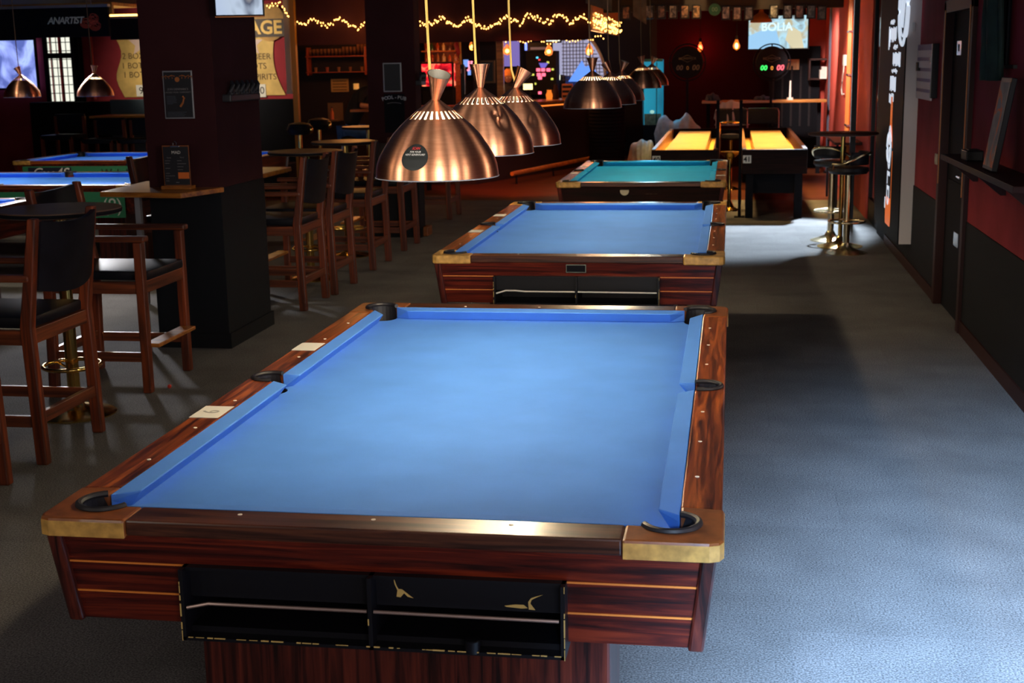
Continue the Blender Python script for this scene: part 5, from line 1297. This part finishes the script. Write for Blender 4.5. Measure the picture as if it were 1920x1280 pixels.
# left bay of the bar: shelf with glasses, picture, lamp
yk = 18.6
struct(MB().box(-6.9, AY(760, 100, yk).x, yk+.3, yk+.4, 0, 2.8).build('wall_bar_left', 'darkwall'))
p0, p1 = AY(572, 106, yk), AY(692, 134, yk)
T = thing('glass_shelf', 'two-tier red-lit shelf holding rows of glasses on the dark bar wall', 'shelf', (p0.x, yk, 0)); Wd = p1.x-p0.x
M['redwood'] = mat('red_shelf_wood', (.35, .07, .03), .4)
MB().box(0, Wd, 0, .3, p0.z-.014, p0.z+.004).build('upper_board', 'redwood', T); MB().box(0, Wd, 0, .3, p1.z-.010, p1.z+.004).build('lower_board', 'redwood', T)
for x in (.02, Wd-.08): MB().box(x, x+.025, 0, .22, p1.z-.05, p0.z+.15).build('side_support', 'redwood', T)
M['dullglass'] = mat('dull_glass', (.30, .14, .06), .12, spec=.8)
for k in range(16):
    T = thing('drinking_glass', ['upside-down drinking glass', 'tall beer glass'][k > 8]+' in the row on the upper bar shelf', 'glass', (p0.x+.07+k*(Wd-.14)/15, yk+.10, p0.z+.004), 0, 'glasses on the upper bar shelf')
    h = .12 if k <= 8 else .15+.05*(k > 12)
    MB().lathe([(.022, 0), (.030, h), (.027, h), (.019, .008)], 14, caps=False).lathe([(.022, 0), (.022, .006)], 14).build('bowl', 'dullglass', T, smooth=True)
for k in range(5):
    T = thing('drinking_glass', 'small cup on the lower bar shelf', 'glass', (p0.x+.15+k*(Wd-.3)/4, yk+.10, p1.z+.004), 0, 'cups on the lower bar shelf')
    MB().lathe([(.02, 0), (.03, .08), (.027, .08), (.018, .008)], 14, caps=False).build('bowl', 'redwood' if k == 1 else 'dullglass', T, smooth=True)
T, a, b = panel('notice', 'yellowed printed notice below the glass shelf', 'notice', 620, 148, 654, 172, yk+.28, mat('notice_yellow', (.55, .33, .09), .7), .01)
ln = MB()
for k in range(4): ln.box(-a*.8, a*.8, -.003, 0, b*.7-.05*k-.012, b*.7-.05*k)
ln.build('print', 'trim', T)
T = thing('small_lamp', 'small cylindrical table lamp with a yellow shade beside the notice', 'lamp', AY(668, 162, yk+.24))
MB().lathe([(.048, -.05), (.048, .05)], 20).build('shade', mat('lamp_shade_y', (.6, .35, .1), .6, emit=(1, .45, .1), es=.35), T, smooth=True)
MB().lathe([(.04, -.10), (.012, -.09), (.012, -.05)], 16).tube([(0, .0, .05), (0, 0, .065)], .006).build('base', 'black', T)
T, a, b = panel('bottle_picture', 'dim picture frame behind the orange bottle left of the leaning person', 'picture', 614, 193, 644, 226, yk+.25, 'cordd', .01)
T = thing('bottle', 'orange bottle standing left of the leaning person', 'bottle', AY(623, 224, 18.75))
MB().box(-.12, .12, -.06, .15, -.03, 0, .003).build('bottle_ledge', 'cordd', T)
MB().lathe([(.032, 0), (.032, .12), (.012, .16), (.012, .20)], 16).build('glass', mat('orange_bottle', (.6, .14, .03), .3), T, smooth=True)
MB().lathe([(.014, .20), (.014, .215)], 12).build('cap', 'black', T)

# ------------------------------------------------------------------ people
def figure(T, name, joints, edges, mtl, sub=2):
    me = bpy.data.meshes.new(name); keys = list(joints)
    me.from_pydata([joints[k][0] for k in keys], [(keys.index(a), keys.index(b)) for a, b in edges], [])
    o = bpy.data.objects.new(name, me); COL.objects.link(o)
    sk = o.modifiers.new('skin', 'SKIN'); sk.use_smooth_shade = True
    for i, k in enumerate(keys):
        r = joints[k][1]; r = (r, r) if not isinstance(r, tuple) else r
        me.skin_vertices[0].data[i].radius = r; me.skin_vertices[0].data[i].use_root = (i == 0)
    s = o.modifiers.new('sub', 'SUBSURF'); s.levels = sub; s.render_levels = sub
    me.materials.append(M[mtl] if isinstance(mtl, str) else mtl); o.parent = T
    return o
def hand(T, wrist, d, up, side, m='skin', curl=.3):
    """palm and five fingers; d = pointing direction, up = back of the hand, side = thumb side"""
    wrist, d, up, side = Vector(wrist), Vector(d).normalized(), Vector(up).normalized(), Vector(side).normalized()
    J = {'w': (wrist, (.026, .018)), 'p': (wrist+d*.045, (.036, .015)), 'k': (wrist+d*.085, (.038, .013))}; E = [('w', 'p'), ('p', 'k')]
    figure(T, 'hand', J, E, m)
    for i, l in enumerate((.070, .078, .073, .058)):
        b = wrist+d*.082+side*(.028-.019*i); mid = b+d*l*.5-up*curl*.012; tip = b+d*l*.9-up*curl*.045
        MB().tube([b, mid, tip], [.009, .0085, .0065], 8).build('finger', m, T, smooth=True)
    b = wrist+d*.035+side*.032; MB().tube([b, b+side*.025+d*.025, b+side*.03+d*.055-up*.01], [.011, .010, .007], 8).build('thumb', m, T, smooth=True)
def head(T, c, look, hairm, r=.098, hairlen=.05):
    """head with face looking along `look` (world vector)"""
    c = Vector(c); f = Vector(look).normalized(); sd = Vector((0, 0, 1)).cross(f).normalized(); u = f.cross(sd)
    R_ = Matrix((sd, f, u)).transposed().to_4x4(); R_.translation = c     # local x side, y forward, z up
    mb = MB(); n = 24; v = []
    prof = []
    for k in range(15):
        t = k/14; z = -.125+.245*t; w_ = math.sqrt(max(0, 1-((t-.56)/.56)**2)) if t < .56 else math.sqrt(max(0, 1-((t-.56)/.44)**2))
        w_ = max(w_, .05); prof.append((z, w_))
    for z, w_ in prof:
        for i in range(n):
            a = 2*PI*i/n; x = .076*w_*math.cos(a); y = .096*w_*math.sin(a)
            if y > 0: y *= .93; 
            if z < -.06 and y > 0: y += .012
            if abs(x) < .014 and y > .04:
                if -.035 < z < .0: y += .020*(1-abs(z+.028)/.04)
            v.append((x, y, z))
    f_ = [(k*n+i, k*n+(i+1) % n, (k+1)*n+(i+1) % n, (k+1)*n+i) for k in range(len(prof)-1) for i in range(n)]
    mb._add([R_ @ Vector(q) for q in v], f_)
    hd = mb.build('head', 'skin', T, smooth=True)
    for s in (1, -1):
        mb = MB().sphere(R_ @ Vector((s*.030, .083, .005)), .010, 10); mb.build('eye', 'white', hd, smooth=True)
        MB().sphere(R_ @ Vector((s*.078, -.005, -.01)), .022, 10, (.5, .6, 1.2)).build('ear', 'skin', hd, smooth=True)
    MB().tube([R_ @ Vector((-.022, .088, -.062)), R_ @ Vector((0, .095, -.063)), R_ @ Vector((.022, .088, -.062))], .005, 6).build('mouth', mat('lip', (.4, .1, .08), .5), hd)
    hb = MB(); v = []
    for k in range(9):
        t = k/8
        for i in range(n):
            a = 2*PI*i/n; front = max(0, math.sin(a)); zlow = -.07-hairlen+.12*front+ hairlen*front
            z = zlow+(.135-zlow)*t; tt = (z+.125)/.245
            w_ = math.sqrt(max(.0, 1-((min(tt, 1.02)-.56)/.47)**2)) if tt > .56 else 1
            v.append(R_ @ Vector((.085*max(w_, .04)*math.cos(a), (.103*max(w_, .04))*math.sin(a)-.004, z)))
    f_ = [(k*n+i, k*n+(i+1) % n, (k+1)*n+(i+1) % n, (k+1)*n+i) for k in range(8) for i in range(n)]
    hb._add(v, f_).build('hair', hairm, T, smooth=True)
# person leaning over the bar, seen from the side (facing right)
px = AY(655, 235, 15.3).x; y0 = 15.35
T = thing('person', 'person in dark clothing and blue jeans leaning on a table left of the middle pillar', 'person', (px, y0, 0))
ht = .86
figure(T, 'body', {'hip': ((0, 0, ht+.08), (.15, .14)), 'waist': ((.05, 0, 1.10), (.14, .13)), 'chest': ((.16, 0, 1.32), (.15, .17)), 'neckb': ((.29, 0, 1.46), (.09, .11)), 'neck': ((.35, 0, 1.52), .055),
    'sl': ((.24, -.18, 1.42), .065), 'el': ((.22, -.24, 1.17+.10), .05), 'sr': ((.24, .18, 1.42), .065), 'er': ((.26, .26, 1.27), .05)},
    [('hip', 'waist'), ('waist', 'chest'), ('chest', 'neckb'), ('neckb', 'neck'), ('neckb', 'sl'), ('sl', 'el'), ('neckb', 'sr'), ('sr', 'er')], 'darkcloth')
figure(T, 'forearm', {'e': ((.22, -.25, 1.265), .045), 'm': ((.33, -.24, 1.25), .040), 'w': ((.45, -.20, 1.245), .027)}, [('e', 'm'), ('m', 'w')], 'skin')
figure(T, 'forearm', {'e': ((.26, .26, 1.265), .045), 'm': ((.36, .22, 1.25), .038), 'w': ((.47, .16, 1.245), .027)}, [('e', 'm'), ('m', 'w')], 'skin')
hand(T, (.45, -.20, 1.245), (1, .3, -.03), (0, 0, 1), (-.3, 1, 0)); hand(T, (.47, .16, 1.245), (1, -.3, -.03), (0, 0, 1), (.3, 1, 0))
figure(T, 'jeans', {'hip': ((-.02, 0, ht+.06), (.17, .155)), 'hl': ((.0, -.10, ht), (.105, .10)), 'kl': ((.40, -.13, ht-.02), .075), 'al': ((.38, -.13, .42), .055),
    'hr': ((.0, .10, ht), (.105, .10)), 'kr': ((.40, .13, ht-.02), .075), 'ar': ((.38, .13, .42), .055)}, [('hip', 'hl'), ('hl', 'kl'), ('kl', 'al'), ('hip', 'hr'), ('hr', 'kr'), ('kr', 'ar')], 'jeans')
for s in (-1, 1): MB().box(.33, .58, s*.13-.045, s*.13+.045, .31, .39, .02).build('shoe', 'black', T, smooth=True)
head(T, (.44, 0, 1.64), (1, -.05, -.25), 'darkcloth')
T = thing('bar_stool', 'black bar stool carrying the leaning person in jeans', 'stool', (px+.02, y0, 0))
MB().lathe([(.18, .76), (.19, .79), (.17, .82)], 28).build('seat', 'vinyl', T, smooth=True); MB().lathe([(.20, 0), (.03, .04), (.028, .76)], 24).build('column', 'blackmatte', T, smooth=True)
MB().tube([(.30, -.2, .30), (.30, .2, .30)], .012).tube([(0, 0, .30), (.30, 0, .30)], .012).build('foot_rest', 'steel', T)
q = AY(668, 214, 15.3)
T = thing('high_table', 'red-lit wooden high table under the forearms of the leaning person', 'table', (px+.62, y0, 0))
MB().box(-.50, .6, -.40, .40, 1.17, 1.205, .004).build('table_top', 'ledgewood', T)
for x in (-.1, .55): MB().box(x-.03, x+.03, -.03, .03, 0, 1.17).build('leg', 'blackmatte', T)
# bartender with orange hair, head bowed
q = AY(955, 135, 19.4)
T = thing('person', 'bartender with orange-lit hair and head bowed behind the bar', 'person', (q.x, q.y, 0))
hz = q.z-.06
figure(T, 'body', {'hip': ((0, 0, .95), (.15, .12)), 'waist': ((0, 0, 1.10), (.14, .11)), 'chest': ((0, -.04, hz-.42), (.17, .12)), 'nb': ((0, -.07, hz-.20), (.10, .08)), 'neck': ((0, -.10, hz-.13), .055),
    'sl': ((-.19, -.05, hz-.27), .06), 'el': ((-.26, -.10, hz-.55), .048), 'wl': ((-.16, -.30, hz-.60), .035), 'sr': ((.19, -.05, hz-.27), .06), 'er': ((.26, -.10, hz-.55), .048), 'wr': ((.16, -.30, hz-.60), .035),
    'tl': ((-.10, 0, .85), .095), 'kl': ((-.11, 0, .48), .07), 'al': ((-.11, 0, .06), .05), 'tr': ((.10, 0, .85), .095), 'kr': ((.11, 0, .48), .07), 'ar': ((.11, 0, .06), .05)},
    [('hip', 'waist'), ('waist', 'chest'), ('chest', 'nb'), ('nb', 'neck'), ('nb', 'sl'), ('sl', 'el'), ('el', 'wl'), ('nb', 'sr'), ('sr', 'er'), ('er', 'wr'), ('hip', 'tl'), ('tl', 'kl'), ('kl', 'al'), ('hip', 'tr'), ('tr', 'kr'), ('kr', 'ar')], 'darkcloth')
hand(T, (-.16, -.30, hz-.60), (.3, -1, -.1), (0, 0, 1), (1, .3, 0)); hand(T, (.16, -.30, hz-.60), (-.3, -1, -.1), (0, 0, 1), (-1, .3, 0))
for s in (-1, 1): MB().box(s*.11-.045, s*.11+.045, -.18, .08, 0, .08, .02).build('shoe', 'black', T, smooth=True)
head(T, (0, -.15, hz), (.25, -1, -.55), 'hair', hairlen=.01)

# ------------------------------------------------------------------ left background: booth, window, wall sign, screens
# bright barred window
a, b = AY(86, 56, YS-.02), AY(142, 190, YS-.02)
wn = MB().box(a.x-.06, a.x, YS-.06, YS, b.z, a.z+.05).box(b.x, b.x+.06, YS-.06, YS, b.z, a.z+.05).box(a.x, b.x, YS-.06, YS, (a.z*.63+b.z*.37)-.03, (a.z*.63+b.z*.37)+.05).build('window_3', 'blackmatte'); struct(wn)
pn = MB()
wx = b.x-a.x
for k0, k1 in ((.0, .06), (.13, .42), (.58, .93)): pn.box(a.x+wx*k0, a.x+wx*k1, YS-.012, YS-.002, b.z, a.z)
pn.build('pane', emis('window_day', (.85, .85, .72), .95), wn)
M['winlight'] = None
gr = MB()
for k in range(9): gr.box(a.x, b.x, YS-.05, YS-.04, b.z+(a.z-b.z)*k/8.5-.006, b.z+(a.z-b.z)*k/8.5+.006)
for k in range(6): gr.box(a.x+wx*k/5-.005, a.x+wx*k/5+.005, YS-.052, YS-.042, b.z, a.z)
gr.build('bars', 'blackmatte', wn)
# left wall screen
M['tvC'] = screen('tv_blue', [(.36, (.10, .14, .45)), (.48, (.28, .35, .85)), (.6, (.45, .58, 1)), (.7, (.2, .3, .8))], (3, 3, 2.2), .95, 5.5, 3)
T, a, b = panel('wall_screen', 'bright blue-violet wall screen at the left edge', 'television', -25, 77, 71, 164, YS-.12, 'tvC', .06, 'blackmatte')
# black curtain right of the window
cu = MB().grid(lambda u, v: (u*.19, -.05+.03*math.sin(u*16), 1.05+1.7*v), 60, 4).build('curtain', 'blackmatte', smooth=True)
s_ = cu.modifiers.new('t', 'SOLIDIFY'); s_.thickness = .01
cu.location = (AY(142, 100, YS).x, YS-.10, 0); cu['label'] = 'black curtain gathered right of the barred window'; cu['category'] = 'curtain'
T, a, b = panel('wall_panel', 'narrow bright pinkish-red panel behind the second left copper lamp', 'panel', 166, 60, 180, 186, YS-.14, 'wallred2', .03)
# parchment sign painted on the wall: PARTY PACKAGE
p0, p1 = AY(219, 74, YS), AY(533, 178, YS)
T = thing('painted_sign', 'large yellow parchment party offer sign behind the front pillar, hand-lettered', 'sign', ((p0.x+p1.x)/2, YS-.01, (p0.z+p1.z)/2))
hw, hh = (p1.x-p0.x)/2, (p0.z-p1.z)/2
edge = [(-hw+.06*math.sin(k*.7)+.03*k/10, hh-2*hh*k/10) for k in range(11)]; edge2 = [(hw-.10+.10*(k/10)**2*1.3-.06*math.sin(k/10*PI), hh-2*hh*k/10) for k in range(11)]
pts = edge+edge2[::-1]; n = len(pts)
ps = MB()._add([(x, -.012, z) for x, z in pts]+[(x, 0, z) for x, z in pts], [list(range(n)), list(range(n, 2*n))[::-1]]+[(i, (i+1) % n, n+(i+1) % n, n+i) for i in range(n)]).build('parchment', 'parch', T)
M['brush'] = mat('brush_ink', (.07, .035, .01), .7)
def rel(a, b): q = AY(a, b, YS-.02); return (q.x-T.location.x, -.014, q.z-T.location.z)
for s, a_, b_, al in (('2 BOXES', 229, 106, 'LEFT'), ('1 BOTTLE', 228, 124, 'LEFT'), ('1 BOTTLE', 231, 141, 'LEFT'), ('* BEER', 508, 106, 'RIGHT'), ('SHOTS', 500, 124, 'RIGHT'), ('OF SPIRITS', 519, 144, 'RIGHT')):
    x, y, z = rel(a_, b_); text('lettering', s, .115, 'brush', ps, facing((x, y, z)), .001, align=al, xs=1.0) if False else text('lettering', s, .125, 'brush', ps, facing((x, y, z)), .001, align=al)
def star(a_, b_, s_):
    x, y, z = rel(a_, b_)
    P_ = [(x+(.16 if k % 2 == 0 else .07)*s_*math.sin(k*PI/5), y-.004, z+(.16 if k % 2 == 0 else .07)*s_*math.cos(k*PI/5)) for k in range(10)]
    o = MB()._add(P_+[(p[0], p[1]+.004, p[2]) for p in P_], [list(range(10)), list(range(10, 20))[::-1]]+[(i, (i+1) % 10, 10+(i+1) % 10, 10+i) for i in range(10)]).build('star', mat('star_pink', (.6, .45, .40), .6), ps)
    return o, (x, y, z)
st1, _ = star(263, 82, 1.2); st2, c = star(472, 82, 1.15); text('number', '3', .12, 'brush', st2, facing((c[0]-.01, c[1]-.006, c[2])), .001)
x, y, z = rel(487, 170); pr_ = MB().box(x-.22, x+.10, y-.012, y-.002, z-.095, z+.095, .002).build('price_card', 'white', ps); text('price', '500', .15, 'ink', pr_, facing((x-.03, y-.014, z)), .001)
x, y, z = rel(262, 168); pr_ = MB().box(x-.05, x+.25, y-.012, y-.002, z-.10, z+.07, .002).build('price_card', 'white', ps); text('price', '9', .15, 'ink', pr_, facing((x+.03, y-.014, z-.02)), .001)
# round title scroll
q = AY(505, 42, YS-.03)
T = thing('painted_sign', 'round golden scroll sign reading PACKAGE under the fairy lights', 'sign', q)
sc2 = MB().lathe([(.30, 0), (.30, .02)], 36, Matrix.Rotation(PI/2, 4, 'X') @ Matrix.Diagonal((.85, .9, 1, 1))).build('scroll', mat('scroll_gold', (.42, .22, .04), .6, noise=.3, nscale=6), T)
MB().box(-1.3, .24, -.03, 0, -.21, .05).build('ribbon', mat('ribbon_dark', (.05, .03, .02), .6), T)
text('lettering', 'PACKAGE', .27, mat('title_gold', (.75, .45, .06), .5), T, facing((.20, -.035, -.08)), .003, align='RIGHT', bold=.008)
# booth bench and high tables
T = thing('booth_bench', 'long high-backed dark upholstered booth bench along the left back wall', 'bench', (0, 14.6, 0))
x0 = AY(38, 190, 14.6).x; x1 = AY(545, 190, 14.6).x
MB().box(x0, x1, .25, .45, 0, AY(60, 192, 14.85).z, .02).build('back_rest', 'blackmatte', T); MB().box(x0, x1, -.25, .25, 0, .48, .02).build('seat', 'vinyl', T)
T = thing('booth_bench', 'blue-grey lit bench back right of the barred window, beside the front pillar', 'bench', (0, 14.2, 0))
a, b = AY(205, 187, 14.2), AY(290, 214, 14.2)
MB().box(a.x, b.x, 0, .12, .5, a.z, .02).build('back_rest', mat('blue_grey_vinyl', (.07, .11, .14), .6), T); MB().box(a.x, b.x, -.4, 0, 0, .48, .02).build('seat', 'vinyl', T)
for (a0, a1, b, y, lab) in ((186, 300, 216, 13.2, 'orange-topped high table in front of the blue-grey bench back'),):
    p, q = AY(a0, b, y), AY(a1, b, y)
    T = thing('booth_table', lab, 'table', ((p.x+q.x)/2, y, 0)); hw = (q.x-p.x)/2
    MB().box(-hw, hw, -.3, .3, p.z-.03, p.z, .004).build('table_top', 'orangewood', T); MB().box(-.03, .03, -.03, .03, .02, p.z-.03).box(-.25, .25, -.2, .2, 0, .02, .004).build('column', 'blackmatte', T)
def booth_chair(label, px, py, y):
    q = AY(px, py, y)
    T = thing('wooden_chair', label, 'chair', (q.x, y, 0), 0, 'low dark chairs in front of the booth')
    h = q.z
    for sx in (1, -1):
        for sy in (1, -1): MB().box(sx*.2-.02, sx*.2+.02, sy*.2-.02, sy*.2+.02, 0, h+.25 if sy > 0 else h).build('leg', 'chairwood', T)
    MB().box(-.22, .22, -.22, .22, h-.04, h+.02, .012).build('seat', 'vinyl', T, smooth=True); MB().box(-.21, .21, .19, .22, h+.05, h+.28, .008).build('back_rest', 'vinyl', T)
booth_chair('low dark chair in front of the booth, left of the orange-topped table', 195, 262, 12.6)
booth_chair('low dark chair in front of the booth, partly hidden by the front pillar', 262, 262, 12.6)
booth_chair('low dark chair alone at the left in front of the booth', 120, 255, 12.5)
# hanging black boards with silver top rails
def board(label, a0, a1, b0, b1, y, name='ANARTIST'):
    p, q = AY(a0, b0, y), AY(a1, b1, y)
    T = thing('hanging_board', label, 'board', ((p.x+q.x)/2, y, 0)); hw = (q.x-p.x)/2
    o = MB().box(-hw, hw, 0, .05, q.z, p.z-.03, .004).build('board', 'blackmatte', T)
    MB().box(-hw, hw+.01, -.01, .06, p.z-.03, p.z, .003).build('top_rail', 'silver', T)
    for x in (-hw+.4, hw-.2): MB().tube([(x, .02, p.z), (x, .02, 2.79)], .006, 6).build('hanger', 'silver', T)
    return T, hw, p, q
T, hw, p, q = board('large black hanging board with graffiti lettering and a rose, top left', -60, 205, 14, 68, 10.4)
r_ = AY(122, 39, 10.39); text('lettering', 'ANARTIST', .105, mat('graffiti', (.8, .82, .6), .6), T, facing((r_.x-T.location.x, -.006, r_.z)), .001, shear=.25, bold=.002, space=.85, align='CENTER')
r_ = AY(168, 40, 10.39); ro = MB(); rnd = random.Random(2)
for c_ in ((-.05, -.02), (.04, .03), (.06, -.05)):
    for k in range(4):
        rr2 = .018+.016*k
        ro.tube([(r_.x-T.location.x+c_[0]+rr2*math.cos(a_*.6+k), -.006, r_.z+c_[1]+rr2*.8*math.sin(a_*.6+k)) for a_ in range(10)], .0045, 5)
ro.build('rose', mat('rose_red', (.7, .10, .05), .6), T)
T, hw, p, q = board('smaller black hanging board behind, with warm light along its top rail', 204, 300, 31, 73, 13.0)
MB().box(-hw, hw, .0, .02, p.z, p.z+.025).build('light_strip', 'warmled', T)
T = thing('hanging_board', 'orange-brown wooden ceiling board above the graffiti board', 'board', (0, 0, 0))
p, q = AY(82, 4, 12.2), AY(214, 24, 12.2)
MB().box(p.x-1.5, q.x, 12.2, 12.95, 2.62, 2.66).box(q.x-.08, q.x, 12.15, 12.2, q.z-.02, 2.66).build('board', 'orangewood', T)
# wooden posts at the end of the booth wall
p = AY(541, 100, 14.5)
o = MB().box(-.05, .02, 0, .10, 1.45, 2.79).box(-.06, .03, -.005, .105, 1.45, 1.5).build('booth_post', 'graypost'); o.location = (p.x, 14.5, 0); o['label'] = 'pale grey upright post beside the yellow post'; o['category'] = 'post'
p = AY(550, 100, 14.2)
o = MB().box(-.035, .035, 0, .08, 0, 2.79).box(-.05, .05, -.01, .09, 0, .1).build('booth_post', 'yellowpost'); o.location = (p.x, 14.2, 0); o['label'] = 'yellow-lit wooden upright post under the fairy lights'; o['category'] = 'post'
T, a, b = panel('wall_switch', 'pale double light switch right of the parchment sign', 'switch', 534, 82, 541, 96, YS-.02, 'white', .01)
# chrome-armed black chairs near the round tables
for (a_, b_, y, lab) in ((562, 243, 12.0, 'black chair with chrome arm ends below the yellow post'), (598, 234, 13.2, 'black chair with chrome arm ends left of the leaning person')):
    q = AY(a_, b_, y)
    T = thing('lounge_stool', lab, 'chair', (q.x, y, 0), 0, 'black padded chairs with chrome')
    MB().lathe([(.13, -.06), (.16, 0), (.13, .07), (.05, .09)], 24, Matrix.Translation((0, 0, q.z))).build('back_pad', 'vinyl', T, smooth=True)
    MB().sphere((.15, -.02, q.z), .03, 12, (1, 1, 1.6)).build('arm_end', 'brass', T, smooth=True)
    MB().lathe([(.19, .0), (.03, .03), (.028, q.z-.05)], 24).build('column', 'brass', T, smooth=True)
